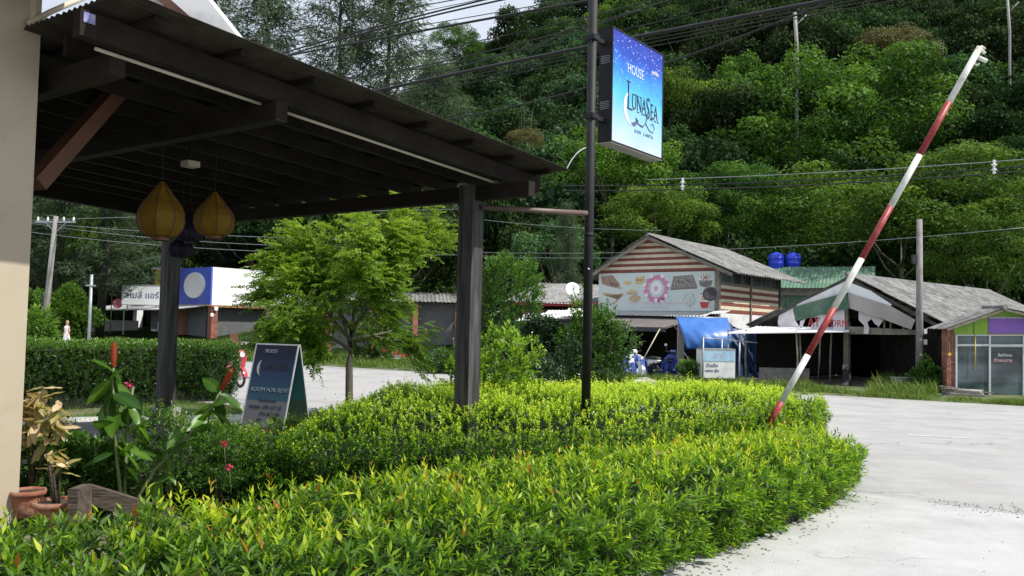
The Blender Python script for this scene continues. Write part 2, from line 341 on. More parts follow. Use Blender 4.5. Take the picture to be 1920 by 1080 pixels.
def poly_area(poly): 
    return abs(sum(poly[i][0]*poly[(i+1) % len(poly)][1]-poly[(i+1) % len(poly)][0]*poly[i][1] for i in range(len(poly))))/2
def hedge_pts(poly, topz, dens, dside, bs, bh, seed, edge=.22, z0=0.03):
    """points + outward normals over a clipped hedge's top and sides; topz(x,y)"""
    n = int(poly_area(poly)*dens); q = poly_pts(poly, n); ds, nx = poly_dist(np.c_[q, np.zeros(n)], poly)
    e = np.clip(1-ds/edge, 0, 1); z = topz(q[:, 0], q[:, 1])+bumps(q[:, 0], q[:, 1], bs, seed)*bh-edge*.8*e**2
    Nn = np.c_[nx*e[:, None]*.9, np.ones(n)]; pt = np.c_[q, z]
    A = []; B = []
    m = len(poly)
    for i in range(m):
        a = np.array(poly[i][:2]); b = np.array(poly[(i+1) % m][:2]); ln = np.linalg.norm(b-a); zt = float(topz(*( (a+b)/2)))
        k = int(ln*zt*dside)
        if k < 1: continue
        t = RN.uniform(0, 1, k); h = RN.uniform(z0, 1, k); pq = a+t[:, None]*(b-a); nn = np.array([(b-a)[1], -(b-a)[0]])/ln
        c = np.array(poly).mean(0)[:2]
        if nn@(pq[0]-c) < 0: nn = -nn
        zt = topz(pq[:, 0], pq[:, 1])-.06; bulge = .10*np.sin(h*PI)+bumps(pq[:, 0]+h*1.3, pq[:, 1]+h*.7, bs*1.2, seed+1)*bh*1.3-.12*(1-h)
        A.append(np.c_[pq+nn*bulge[:, None], h*zt]); B.append(np.c_[np.tile(nn, (k, 1)), .25+.5*h[:, None]])
    return np.concatenate([pt]+A), nrm(np.concatenate([Nn]+B)), np.concatenate([np.ones(n)]+[a[:, 2]*0+np.clip((a[:, 2])/1.0, 0, .8) for a in A])
def cat(*ms):
    V = []; Fc = []; T = []; o = 0
    for v, f, t in ms: V.append(v); Fc.append(f+o); T.append(t); o += len(v)
    return np.concatenate(V), np.concatenate(Fc), np.concatenate(T)
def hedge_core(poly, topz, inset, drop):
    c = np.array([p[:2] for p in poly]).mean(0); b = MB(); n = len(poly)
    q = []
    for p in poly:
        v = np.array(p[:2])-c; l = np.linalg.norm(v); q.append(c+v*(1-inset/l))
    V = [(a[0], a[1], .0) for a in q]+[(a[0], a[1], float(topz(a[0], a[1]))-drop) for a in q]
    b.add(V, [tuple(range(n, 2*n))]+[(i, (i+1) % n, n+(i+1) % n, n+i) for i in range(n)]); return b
def ball_pts(n, r, c=(0, 0, 0), rough=.2, seed=0, low=-1.0, shell=.35):
    v = nrm(RN.normal(size=(n*3, 3))); v = v[v[:, 2] > low][:n]; n = len(v)
    f = 1+rough*(np.sin(v[:, 0]*5+seed)*np.cos(v[:, 1]*4.3+seed*1.7)+.7*np.sin(v[:, 2]*7+v[:, 0]*3+seed))
    k = RN.uniform(1-shell, 1, n)**.6*f
    return v*k[:, None]*np.array(r)+np.array(c), v

# ================================================================ SETTING
def roadmat(name, base, dark, joints=True, crack=.25):
    m = mat(name, base, dark, 1.3, .9, .25, 60, dirt=[c*.72 for c in base], dscale=.55, lo=.3, hi=.75)
    t = m.node_tree; b = t.nodes['Principled BSDF']; l = t.links.new; src = b.inputs['Base Color'].links[0].from_socket
    co = t.nodes.new('ShaderNodeTexCoord'); v = t.nodes.new('ShaderNodeTexVoronoi'); v.feature = 'DISTANCE_TO_EDGE'; v.inputs['Scale'].default_value = .35
    nn = t.nodes.new('ShaderNodeTexNoise'); nn.inputs['Scale'].default_value = 1.5; nn.inputs['Detail'].default_value = 6
    ad = t.nodes.new('ShaderNodeVectorMath'); ad.operation = 'ADD'
    l(co.outputs['Object'], nn.inputs['Vector']); l(co.outputs['Object'], ad.inputs[0]); l(nn.outputs['Color'], ad.inputs[1]); l(ad.outputs[0], v.inputs['Vector'])
    r = t.nodes.new('ShaderNodeValToRGB'); r.color_ramp.elements[0].position = .002; r.color_ramp.elements[1].position = .010
    r.color_ramp.elements[0].color = (crack,)*3+(1,); r.color_ramp.elements[1].color = (0, 0, 0, 1)
    n2 = t.nodes.new('ShaderNodeTexNoise'); n2.inputs['Scale'].default_value = .5; l(co.outputs['Object'], n2.inputs['Vector'])
    r2 = t.nodes.new('ShaderNodeValToRGB'); r2.color_ramp.elements[0].position = .5; r2.color_ramp.elements[1].position = .6; l(n2.outputs['Fac'], r2.inputs[0])
    mu = t.nodes.new('ShaderNodeMath'); mu.operation = 'MULTIPLY'; l(r.outputs[0], mu.inputs[0]); l(r2.outputs[0], mu.inputs[1])
    l(v.outputs['Distance'], r.inputs[0])
    # fine aggregate speckle + streaks along the traffic
    sp = t.nodes.new('ShaderNodeTexNoise'); sp.inputs['Scale'].default_value = 55; sp.inputs['Detail'].default_value = 3; l(co.outputs['Object'], sp.inputs['Vector'])
    ms = t.nodes.new('ShaderNodeMapping'); ms.inputs['Rotation'].default_value = (0, 0, R(31)); ms.inputs['Scale'].default_value = (.12, 2.2, 1)
    st = t.nodes.new('ShaderNodeTexNoise'); st.inputs['Scale'].default_value = 1; st.inputs['Detail'].default_value = 5; l(co.outputs['Object'], ms.inputs[0]); l(ms.outputs[0], st.inputs['Vector'])
    q = t.nodes.new('ShaderNodeMath'); q.operation = 'ADD'; l(sp.outputs['Fac'], q.inputs[0]); l(st.outputs['Fac'], q.inputs[1])
    mr = t.nodes.new('ShaderNodeMapRange'); mr.inputs['From Min'].default_value = .6; mr.inputs['From Max'].default_value = 1.4; mr.inputs['To Min'].default_value = .90; mr.inputs['To Max'].default_value = 1.09; l(q.outputs[0], mr.inputs[0])
    hs = t.nodes.new('ShaderNodeHueSaturation'); l(mr.outputs[0], hs.inputs['Value']); l(src, hs.inputs['Color'])
    mx = t.nodes.new('ShaderNodeMix'); mx.data_type = 'RGBA'; mx.inputs['B'].default_value = (.12, .115, .11, 1); l(mu.outputs[0], mx.inputs['Factor']); l(hs.outputs[0], mx.inputs['A']); l(mx.outputs['Result'], b.inputs['Base Color'])
    return m
M['road'] = roadmat('pale_road_concrete', (.385, .38, .38), (.33, .325, .325), crack=.6)
M['drive'] = roadmat('driveway_concrete', (.46, .465, .465), (.40, .405, .405), crack=.45)
M['turf'] = mat('rough_turf', (.045, .085, .018), (.09, .13, .035), 3, .95, .5, 30, dirt=(.20, .17, .11), dscale=.6)
M['dirt'] = mat('bare_dirt', (.22, .19, .15), (.15, .13, .10), 2, .95, .5, 30, dirt=(.30, .27, .23))
M['undergrowth'] = mat('dark_undergrowth', (.010, .022, .006), (.022, .040, .010), .5, 1.0, .8, 3, spec=.05)

def sheet(name, pts, m, z=None, kind='structure'):
    b = MB(); b.add([(p[0], p[1], z if z is not None else p[2]) for p in pts], [tuple(range(len(pts)))])
    return b.build(name, m, kind=kind)
gb = MB(); gb.add([(-700, -300, -.02), (700, -300, -.02), (700, 900, -.02), (-700, 900, -.02)], [(0, 1, 2, 3)]); gb.build('ground', M['dirt'], kind='structure')
# far kerb line of the road and its near side
FE = [(-60, 67.5), (-13.7, 40.3), (-2.2, 33.6), (4.4, 29.6), (9.8, 26.2), (14.2, 23.7), (40, 8.5)]
sheet('road', [(x, y) for x, y in FE]+[(40, -10), (14, -10), (5.9, 8.8), (3.6, 10.6), (5.0, 13.5), (-3.0, 17.5), (-13.0, 22.8), (-60, 48)], M['road'], .004)
sheet('driveway', [(3.75, 10.6), (5.9, 8.9), (14, 3), (14, -6), (-4, -6), (-3, 1.5), (-1.6, 3.2), (-.75, 4.6), (1.0, 6.75), (2.3, 8.2), (3.3, 9.6)], M['drive'], .008)
sheet('lawn', [(-12, 5), (-1, 5), (4.2, 10.6), (5.0, 13.5), (-3.0, 17.5), (-13.0, 22.8), (-40, 37), (-40, 5)], M['turf'], .0)
# raised terrace slab of the house and a kerb path in front of the clipped hedge
tb = MB(); tb.prism([(-12, 4.9, 0), (-3.2, 5.0, 0), (-2.6, 6.0, 0), (-2.7, 7.4, 0), (-3.4, 8.2, 0), (-12, 12.5, 0)], (0, 0, .16)); tb.build('terrace', M['dirt'], kind='structure')
pa = [G(40, 790), G(470, 782), G(470, 800), G(40, 812)]
b = MB(); b.prism([(p.x, p.y, .0) for p in pa], (0, 0, .06)); b.build('garden_path', M['concrete'], kind='structure')
# dusty irregular strip where road and verge meet
b = MB(); V = []; n_ = 120
for i in range(n_+1):
    x = -24+44*i/n_; y0 = float(np.interp(x, [p[0] for p in FE], [p[1] for p in FE])); k_ = .28+.22*math.sin(i*1.3)*math.cos(i*.37)+.12*math.sin(i*3.1)
    V += [(x-.45*k_, y0-.9*k_, .0065), (x+.2, y0+.4, .0065)]
b.add(V, [(2*i, 2*i+2, 2*i+3, 2*i+1) for i in range(n_)]); b.build('road_shoulder', mat('dusty_shoulder', (.30, .28, .255), (.38, .36, .34), 6, .95, .4, 40), kind='structure')
# joints and cracks in the road slabs
for q_ in (((1612, 806), (1700, 818), (1800, 833), (1960, 850)), ((1560, 765), (1700, 778), (1830, 790), (1960, 799)), ((1600, 921), (1700, 931), (1800, 944), (1960, 968))):
    g_ = [G(*p) for p in q_]; b = MB(); n = 24; V = []
    for i in range(n+1):
        t_ = i/n*(len(g_)-1); j = min(int(t_), len(g_)-2); c = g_[j].lerp(g_[j+1], t_-j); e = (g_[-1]-g_[0]).normalized(); e = Vector((-e.y, e.x, 0)); wv = .005+.004*math.sin(i*2.3); c += e*.02*math.sin(i*1.7)*math.cos(i*.6)
        V += [(c.x-e.x*wv, c.y-e.y*wv, .0115), (c.x+e.x*wv, c.y+e.y*wv, .0115)]
    b.add(V, [(2*i, 2*i+1, 2*i+3, 2*i+2) for i in range(n)]); b.build('road_joint', mat('joint_dirt', (.26, .25, .245), (.36, .35, .345), 14, .95), kind='structure')
# faint painted dash
p0, p1 = G(1702, 816), G(1812, 822); dv = (p1-p0).normalized()*.06; nv = Vector((-dv.y, dv.x, 0))
sheet('road_marking', [p0-nv, p1-nv, p1+nv, p0+nv], mat('worn_road_paint', (.60, .60, .58), (.46, .45, .44), 12, .8), .009)
# verge on the far side, slightly humped, with the dirt forecourts
vb = MB(); vs_ = []
fx = np.array([p[0] for p in FE]); fy = np.array([p[1] for p in FE])
xs = np.linspace(-60, 34, 95); ks = [0, .15, .6, 1.6, 3.2, 5]
for x in xs:
    y0 = np.interp(x, fx, fy)
    for k in ks:
        h = .0 if k == 0 else .05+.05*bumps(np.array([x]), np.array([k*1.5]), .7, 2)[0]
        vs_.append((x+k*.5, y0+k*.86+(.12*bumps(np.array([x*3]), np.array([0.]), 1, 5)[0] if k == 0 else 0), h if k else .0))
n = len(ks); vb.add(vs_, [(i*n+j, (i+1)*n+j, (i+1)*n+j+1, i*n+j+1) for i in range(len(xs)-1) for j in range(n-1)])
vb.build('verge', M['turf'], kind='structure', smooth=True)

# hill terrain: a spur falling to the left
def ridge_tan(a):                      # a = x/y azimuth tangent
    return np.interp(a, [-1.2, -.5, -.36, -.28, -.2, -.12, -.02, .06, .3, .62, 1.2], [.04, .06, .10, .13, .18, .265, .335, .39, .50, .56, .56])
def hill_z(x, y):
    x = np.asarray(x, float); y = np.asarray(y, float); d = np.maximum(y, 1); a = x/d; rg = 190.0
    t = np.clip((d-52)/(rg-52), 0, 1); base = ridge_tan(a)*rg*(t**1.15)*.93
    back = np.clip((d-rg)/200, 0, 1)
    return base*(1-.75*back)+bumps(x*.05, y*.05, 1, 3)*3*t-.1
ys = np.concatenate([np.linspace(50, 200, 46), np.linspace(210, 420, 12)]); aa = np.linspace(-1.3, 1.3, 80)
V = [(a*y, y, float(hill_z(a*y, y))) for y in ys for a in aa]; n = len(aa)
hb = MB(); hb.add(V, [(i*n+j, i*n+j+1, (i+1)*n+j+1, (i+1)*n+j) for i in range(len(ys)-1) for j in range(n-1)]); hb.build('hill', M['undergrowth'], smooth=True, kind='structure')

# ================================================================ PERGOLA (local x along the outer beam, y away from the house)
AX = math.atan2(-.585, .81); PO = Vector((-.50, 10.0, 0))
def plocal(p): return Matrix.Rotation(-AX, 3, 'Z') @ (Vector(p)-PO)
pg = thing('pergola', 'dark stained timber pergola with corrugated roof reaching out from the cream house', 'pergola', PO, AX)
def roofz(y): return 3.76+(.7-y)*.052      # underside of the roof sheets
ZB = 3.36                                  # underside of beams
for x, fz in ((0, .30), (-6.1, .50)):
    MB().box((x-.105, -.105, fz-.02), (x+.105, .105, ZB+.18)).build('post', M['wood_post'], pg)
    MB().box((x-.17, -.17, .0), (x+.17, .17, fz)).build('footing', M['footing'], pg)
MB().box((-6.35, -.06, ZB), (.86, .06, ZB+.17)).build('beam', M['wood_dark'], pg)
for y in (-3.25, -4.58): MB().box((-6.35, y-.06, roofz(y)-.40), (.56 if y > -4 else .38, y+.06, roofz(y)-.24)).build('cross_beam', M['wood_dark'], pg)
def slope_bar(name, x, w_, y0, y1, off, h, m):  # long bar following the roof slope, top `off` under the sheets
    b = MB(); V = []
    for y in (y0, y1):
        t = roofz(y)-off
        V += [(x-w_/2, y, t-h), (x+w_/2, y, t-h), (x+w_/2, y, t), (x-w_/2, y, t)]
    b.add(V, [(0, 1, 2, 3), (7, 6, 5, 4), (0, 4, 5, 1), (1, 5, 6, 2), (2, 6, 7, 3), (3, 7, 4, 0)]); return b.build(name, m, pg)
slope_bar('side_beam', .45, .10, -4.92, .70, .05, .185, M['wood_dark'])
slope_bar('side_beam', -6.15, .10, -4.92, .62, .05, .27, M['wood_dark'])
for i in range(10): slope_bar('rafter', .45-(i+1)*.60, .05, -4.7, .60, .05, .14, M['wood_dark'])
for i in range(8):
    y = .55-i*.72; MB().box((-6.55, y-.03, roofz(y)-.052), (.74, y+.03, roofz(y)-.004)).build('batten', M['wood_dark'], pg)
def corr(name, org, e1, L1, e2, L2, up, pitch, amp, m, parent, world=False, th=.006, rows=2, sag=0):
    org, e1, e2, up = map(Vector, (org, e1, e2, up)); n = max(2, int(round(L1/pitch*4))); V = []
    for j in range(rows):
        t = j/(rows-1)
        for i in range(n+1):
            V.append(org+e1*(L1*i/n)+e2*(L2*t)+up*(amp*math.sin(2*PI*i/4+.3)-sag*math.sin(PI*t)))
    k = n+1; Fs = [(j*k+i, j*k+i+1, (j+1)*k+i+1, (j+1)*k+i) for j in range(rows-1) for i in range(n)]
    V2 = [v-up*th for v in V]; o = len(V)
    Fs += [tuple(o+q for q in reversed(f)) for f in Fs]
    Fs += [(i, i+1, o+i+1, o+i) for i in range(n)]+[((rows-1)*k+i+1, (rows-1)*k+i, o+(rows-1)*k+i, o+(rows-1)*k+i+1) for i in range(n)]
    Fs += [(j*k, o+j*k, o+(j+1)*k, (j+1)*k) for j in range(rows-1)]+[(j*k+n, (j+1)*k+n, o+(j+1)*k+n, o+j*k+n) for j in range(rows-1)]
    b = MB(); b.add(V+V2, Fs); return b.build(name, m, parent, world)
ed = Vector((0, -1, .052)).normalized()
for i in range(9): corr('roof_sheet', (.88-.86*i, .75, roofz(.75)+.022+.004*(i % 2)), (-1, 0, 0), .875, ed, 5.6, (0, 0, 1), .076, .013, M['roof_under'], pg)
def cylp(name, pts, r, m, parent): return tube(name, pts, r, m, parent)
cylp('conduit', [(.385, y, roofz(y)-.255) for y in (-4.75, -3.33)], .014, M['conduit'], pg)
cylp('conduit', [(.385, y, roofz(y)-.255) for y in (-3.17, -.1)], .014, M['conduit'], pg)
MB().box((.502, -4.90, roofz(-4.9)-.14), (.506, -4.82, roofz(-4.9)-.07)).build('sticker', mat('blue_sticker', (.12, .13, .35), (.3, .3, .5), 20), pg)
bk = [plocal(P(66, 345, 6.9)), plocal(P(250, 138, 7.9))]
MB().bar(bk[0], bk[1], .13, .13).build('knee_brace', M['wood_brown'], pg)
cl = plocal(P(357, 308, 9.0)); MB().box((cl.x-.07, cl.y-.07, cl.z-.03), (cl.x+.07, cl.y+.07, cl.z+.03)).build('junction_box', M['conduit'], pg)
MB().box((cl.x-.015, cl.y-.015, cl.z+.03), (cl.x+.015, cl.y+.015, roofz(cl.y)+.0)).build('hanger', M['wood_dark'], pg)

# ---------------- house at the left edge
hs = thing('house', 'cream plastered house wall at the left edge behind the pots', 'house', PO, AX)
MB().box((-2.6, -10, 0), (-.49, -4.72, 4.6)).build('wall', M['cream'], hs)
ew = MB()
MB().add([(-2.8, -10.2, 5.05), (.35, -10.2, 4.25), (.35, -4.55, 4.25), (-2.8, -4.55, 5.05), (-2.8, -10.2, 5.13), (.35, -10.2, 4.33), (.35, -4.55, 4.33), (-2.8, -4.55, 5.13)],
         [(0, 1, 2, 3), (4, 7, 6, 5), (0, 4, 5, 1), (1, 5, 6, 2), (2, 6, 7, 3), (3, 7, 4, 0)]).build('roof', M['tin'], hs)
def pxpoly(name, pts, Y, th, m, parent):
    q = [P(px, py, Y) for px, py in pts]; nv = Vector((.585, .81, 0))
    return MB().prism(q, nv*th).build(name, m, parent, True)
tube('drain_pipe', [P(52, 45, 6.35), P(95, 22, 6.5), P(165, -8, 6.7)], .022, M['pipe'], hs, True, 10)
tube('drain_pipe', [P(62, 38, 6.42), P(60, 0, 6.42), P(60, -30, 6.42)], .030, M['pipe'], hs, True, 10)
tube('cable_duct', [P(72, 8, 6.6), P(74, 22, 6.6), P(84, 38, 6.65), P(100, 52, 6.75), P(118, 57, 6.9), P(141, 61, 7.1)], .010, M['pipe'], hs, True)
vg = thing('gable_roof', 'white gable eave with red brown barge board above the pergola roof', 'roof', P(380, 20, 7.9))
for nm, pts, Y, th, m in (('verge_board', [(470, 98), (374, -22), (296, -22), (420, 86)], 7.9, .06, M['white']),
                          ('barge_board', [(418, 86), (296, -22), (268, -22), (345, 42), (400, 78)], 8.05, .05, M['wood_brown']),
                          ('soffit', [(345, 44), (268, -22), (205, -22), (330, 48)], 8.1, .05, M['cleanwhite'])):
    pxpoly(nm, pts, Y, th, m, vg)

# ---------------- lanterns
def lantern(label, px, py, Y, r, h, mt, tilt=0, name='lantern', group='silk lanterns hanging under the pergola'):
    c = P(px, py, Y); t = thing(name, label, 'lantern', c, tilt, group)
    prof = [(.10*r, .56*h), (.20*r, .50*h), (.50*r, .30*h), (.82*r, .12*h), (.98*r, -.04*h), (1.0*r, -.18*h), (.90*r, -.34*h), (.68*r, -.46*h), (.48*r, -.50*h)]
    MB().lathe(prof, (0, 0, 0), 32, lambda k, n, z: 1-.07*math.sin((k % 4)/4*PI)).build('shade', mt, t, smooth=False)
    for k in range(8):
        a = 2*PI*k/8; tube('rib', [(q*1.01*math.cos(a), q*1.01*math.sin(a), z) for q, z in prof[1:]], .006, M['wood_brown'] if mt is M['lantern'] else M['ink'], t, n=5)
    tube('cord', [(0, 0, .55*h), (0, 0, max(.6*h, roofz(plocal(c).y)-c.z-.05))], .0018, M['ink'], t, n=5)
    MB().lathe([(.40*r, -.56*h), (.40*r, -.50*h)], (0, 0, 0), 20).build('rim', M['wood_brown'] if mt is M['lantern'] else M['ink'], t)
lantern('larger yellow silk lantern with pointed top hanging left of the dark lanterns', 302, 396, 8.4, .225, .52, M['lantern'], .2)
lantern('smaller yellow silk lantern hanging right of the larger yellow one', 402, 404, 9.0, .210, .44, M['lantern'], .5)
lantern('upper dark purple lantern tucked behind the two yellow lanterns', 356, 428, 10.5, .165, .34, M['lantern2'], .1)
lantern('lower dark purple lantern in front of the far pergola post', 339, 463, 10.6, .155, .26, M['lantern2'], .1)

# ---------------- deck
dk = thing('wooden_deck', 'dark slatted wooden deck platform behind the costus plants', 'deck', PO, AX)
for i in range(26):
    y = -4.4+i*.142; MB().box((-5.9, y, .36+.002*(i % 3)), (-1.55, y+.132, .395+.002*(i % 3))).build('plank', M['deck'], dk)
for x in (-5.85, -4.3, -2.9, -1.62): MB().box((x, -4.35, .16), (x+.06, -.75, .358)).build('joist', M['wood_dark'], dk)
MB().box((-5.9, -4.45, .17), (-1.55, -4.41, .40)).build('skirt', M['wood_dark'], dk)

# ================================================================ FOREGROUND HEDGES
def zA(x, y): return .65+0*x+.05*np.clip((9-y)/5, -.3, 1)
PA = [(-4.8, 2.4), (-1.9, 2.6), (-.55, 4.35), (1.19, 6.50), (2.50, 7.95), (3.55, 9.3), (4.05, 10.1), (4.15, 10.8), (3.85, 11.3), (2.9, 10.6), (1.5, 9.2), (.2, 8.0), (-1.1, 6.7), (-1.8, 5.6), (-2.8, 4.85), (-4.8, 4.1)]
hA = thing('front_hedge', 'wide foreground hedge of glossy pointed leaves with some reddish new tips', 'hedge', (1, 7, 0))
pts, nn, tp = hedge_pts(PA, zA, 175, 170, 2.0, .085, 1.0, .30)
keep = (pts[:, 1] > 2.2); pts, nn, tp = pts[keep], nn[keep], tp[keep]
# patches of red-tipped young growth
patch = bumps(pts[:, 0], pts[:, 1], 1.1, 4.4)
left = np.clip((1.0-pts[:, 0])/3.0, 0, 1)*np.clip((pts[:, 1]-4.2)/1.5, 0, 1)
cl = sum(np.exp(-(((pts[:, 0]-a)/.28)**2+((pts[:, 1]-b)/.28)**2)) for a, b in ((-1.55, 5.7), (-.95, 6.1), (-1.9, 5.2), (-.5, 6.6), (.9, 8.1), (1.7, 8.9), (-1.2, 5.0)))
red = (RN.uniform(size=len(pts)) < (.38*cl+.012+.06*left+.14*(patch > .62)*left+.04*(patch > .85)))
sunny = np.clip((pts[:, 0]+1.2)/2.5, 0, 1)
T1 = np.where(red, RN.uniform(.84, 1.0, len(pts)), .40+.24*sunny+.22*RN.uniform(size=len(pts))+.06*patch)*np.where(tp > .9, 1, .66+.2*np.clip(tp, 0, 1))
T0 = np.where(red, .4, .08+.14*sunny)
up = np.array([0, 0, 1.0])
d = nrm(nn*.75+up*.55+RN.normal(size=pts.shape)*.38)
dep = RN.uniform(-.02, .12, (len(pts), 1))
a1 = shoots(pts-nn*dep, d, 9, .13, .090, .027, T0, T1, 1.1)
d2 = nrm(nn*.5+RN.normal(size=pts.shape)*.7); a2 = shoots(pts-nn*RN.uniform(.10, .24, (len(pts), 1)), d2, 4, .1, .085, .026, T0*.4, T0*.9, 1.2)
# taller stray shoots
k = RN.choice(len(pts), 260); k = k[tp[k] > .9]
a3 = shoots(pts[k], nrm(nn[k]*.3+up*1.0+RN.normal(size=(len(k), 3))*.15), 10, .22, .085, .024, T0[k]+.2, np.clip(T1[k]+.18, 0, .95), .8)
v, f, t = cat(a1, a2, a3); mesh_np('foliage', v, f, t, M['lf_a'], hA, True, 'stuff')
hedge_core(PA, zA, .32, .24).build('twigs', M['twig'], hA, True)
# nearest leaves, one by one
lv, lf, _ = leaf_arrays(np.zeros((1, 3)), np.array([[1.0, 0, 0]]), 1.0, .28, np.ones(1), np.array([[0, 0, 1.0]]))
protoL = []
for tt in (.35, .5, .62, .75, .95):
    o = mesh_np('leaf', lv, lf, np.full(5, tt), M['lf_a'], None); protoL.append(o.data); bpy.data.objects.remove(o)
near = np.argsort((pts[:, 1]-4.9)**2+((pts[:, 0]+.3)*.55)**2+(tp < .9)*50)[:1500]; near = RN.choice(near, 290, replace=False)
mi = MW[hA.name].inverted()
for i in near:
    o = bpy.data.objects.new('leaf', protoL[random.choice((0, 1, 1, 2, 2, 3, 3, 4)) if random.random() < .9 else 4]); COL.objects.link(o); o.parent = hA
    dd = Vector(nn[i]*.6+up*.5+RN.normal(size=3)*.5).normalized(); ln = random.uniform(.085, .115)
    o.matrix_local = mi @ Matrix.Translation(Vector(pts[i]+nn[i]*.045)) @ dd.to_track_quat('X', 'Z').to_matrix().to_4x4() @ Matrix.Rotation(random.uniform(-.6, .6), 4, 'X') @ Matrix.Scale(ln, 4)

tw = MB(); kk = RN.choice(len(pts), 150)
for i in kk:
    p_ = Vector(pts[i]); d_ = Vector(nn[i]*.5+np.array([0, 0, .9])+RN.normal(size=3)*.3).normalized(); tw.tube([p_-d_*.08, p_+d_*.05, p_+d_*random.uniform(.10, .2)+Vector((random.uniform(-.02, .02), 0, 0))], [.003, .0025, .0012], 4, False)
tw.build('bare_twigs', M['log'], hA, True, kind='stuff')

def zB(x, y): return .80-.10*np.clip(x-3, 0, 1)+.28*np.clip((y-9.1-.3*(x+1.0))/1.3, 0, 1)*np.clip((x+2.6)/1.2, .1, 1)
PB = [(-2.75, 8.7), (-1.5, 8.95), (.25, 9.35), (2.0, 10.2), (3.2, 11.3), (4.35, 12.2), (4.75, 13.0), (4.5, 13.9), (3.0, 13.6), (.5, 12.6), (-1.0, 12.0), (-1.9, 11.0), (-2.65, 9.9)]
hB = thing('back_hedge', 'small leaved hedge with lime yellow top and dark sides behind the front hedge', 'hedge', (1, 11.5, 0))
pts, nn, tp = hedge_pts(PB, zB, 430, 560, 1.7, .06, 2.0, .75)
dkl = np.clip((1.6-pts[:, 0])/3, 0, 1); fr = np.clip((pts[:, 2]-.25-.16*dkl)/(.45-.1*dkl), 0, 1)*(tp > .9)  # left and side leaves tinted darker, shade put into the leaf colour
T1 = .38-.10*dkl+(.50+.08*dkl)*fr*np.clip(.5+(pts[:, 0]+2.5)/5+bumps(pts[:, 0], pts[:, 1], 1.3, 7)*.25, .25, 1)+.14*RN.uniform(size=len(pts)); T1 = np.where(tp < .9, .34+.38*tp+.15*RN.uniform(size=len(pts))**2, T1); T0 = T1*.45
d = nrm(nn*.7+up*.6+RN.normal(size=pts.shape)*.4)
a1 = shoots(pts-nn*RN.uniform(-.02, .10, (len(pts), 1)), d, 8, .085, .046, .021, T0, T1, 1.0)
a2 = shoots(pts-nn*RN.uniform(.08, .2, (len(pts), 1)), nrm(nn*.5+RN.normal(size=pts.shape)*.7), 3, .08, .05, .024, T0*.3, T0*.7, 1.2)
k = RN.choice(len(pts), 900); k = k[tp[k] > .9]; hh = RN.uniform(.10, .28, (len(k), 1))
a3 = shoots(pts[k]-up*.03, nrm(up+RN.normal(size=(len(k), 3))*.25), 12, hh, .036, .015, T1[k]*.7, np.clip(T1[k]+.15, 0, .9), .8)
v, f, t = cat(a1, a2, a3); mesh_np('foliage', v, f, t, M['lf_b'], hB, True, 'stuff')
hedge_core(PB, zB, .60, .42).build('twigs', M['twig'], hB, True)

# clipped hedge beyond the pergola
def zC(x, y): return 1.36+0*x
c0, c1 = X(422, 20.6), X(20, 16.8)
PC = [(c1-2, 15.9), (c1, 16.5), (c0, 20.0), (c0+.25, 20.7), (c0, 21.3), (c1, 18.0), (c1-2, 17.4)]
hC = thing('clipped_hedge', 'box clipped hedge beyond the far pergola post beside the road', 'hedge', (-8, 19, 0))
pts, nn, tp = hedge_pts(PC, zC, 300, 420, 1.1, .05, 3.0, .2)
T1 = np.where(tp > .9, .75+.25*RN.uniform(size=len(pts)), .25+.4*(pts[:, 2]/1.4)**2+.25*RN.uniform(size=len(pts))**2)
v, f, t = cat(shoots(pts-nn*RN.uniform(0, .12, (len(pts), 1)), nrm(nn*.7+up*.5+RN.normal(size=pts.shape)*.4), 6, .10, .065, .032, T1*.5, T1, 1.0))
mesh_np('foliage', v, f, t, M['lf_c'], hC, True, 'stuff'); hedge_core(PC, zC, .24, .16).build('twigs', M['twig'], hC, True)

# ================================================================ SHRUBS
def shrub(name, label, cat_, c, rad, n, Ln, Wd, m, rough=.25, seed=0, stem=None, tint=(.2, .7), nl=6, low=-1, group=None, sl=.12, shell=.4, upb=.5):
    """c = centre of crown in world; trunk down to the ground"""
    t = thing(name, label, cat_, (c[0], c[1], 0), 0, group)
    p, nv = ball_pts(n, rad, (0, 0, c[2]), rough, seed, low, shell)
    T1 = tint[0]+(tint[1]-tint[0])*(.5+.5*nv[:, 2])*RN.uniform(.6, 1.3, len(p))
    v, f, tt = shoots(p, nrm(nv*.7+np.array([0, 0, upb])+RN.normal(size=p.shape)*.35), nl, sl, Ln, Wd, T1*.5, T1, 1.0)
    mesh_np('foliage', v, f, tt, m, t, False, 'stuff')
    b = MB(); k = 5 if stem is None else 1
    for i in range(k):
        a = 2*PI*i/k+seed; q = .35 if k > 1 else 0
        b.tube([(.05*math.cos(a)*(k > 1), .05*math.sin(a)*(k > 1), 0), (q*.5*rad[0]*math.cos(a), q*.5*rad[1]*math.sin(a), c[2]*.5), (q*2*rad[0]*math.cos(a), q*2*rad[1]*math.sin(a), c[2]+rad[2]*.3)], [stem or .022, (stem or .022)*.8, .006], 6)
    b.build('stem', M['bark'], t, smooth=True)
    return t
def sp(px, py, Y): return P(px, py, Y)
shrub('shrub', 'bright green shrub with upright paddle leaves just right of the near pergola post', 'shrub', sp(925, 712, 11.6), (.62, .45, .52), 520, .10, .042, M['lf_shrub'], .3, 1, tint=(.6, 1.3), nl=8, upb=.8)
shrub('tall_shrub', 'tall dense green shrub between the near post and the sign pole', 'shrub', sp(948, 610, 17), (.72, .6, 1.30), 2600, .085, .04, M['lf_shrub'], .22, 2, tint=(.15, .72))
shrub('tall_shrub', 'leafy shrub growing round the foot of the black sign pole', 'shrub', sp(1112, 668, 14.5), (.56, .45, .85), 1700, .075, .04, M['lf_shrub'], .3, 3, tint=(.12, .72))
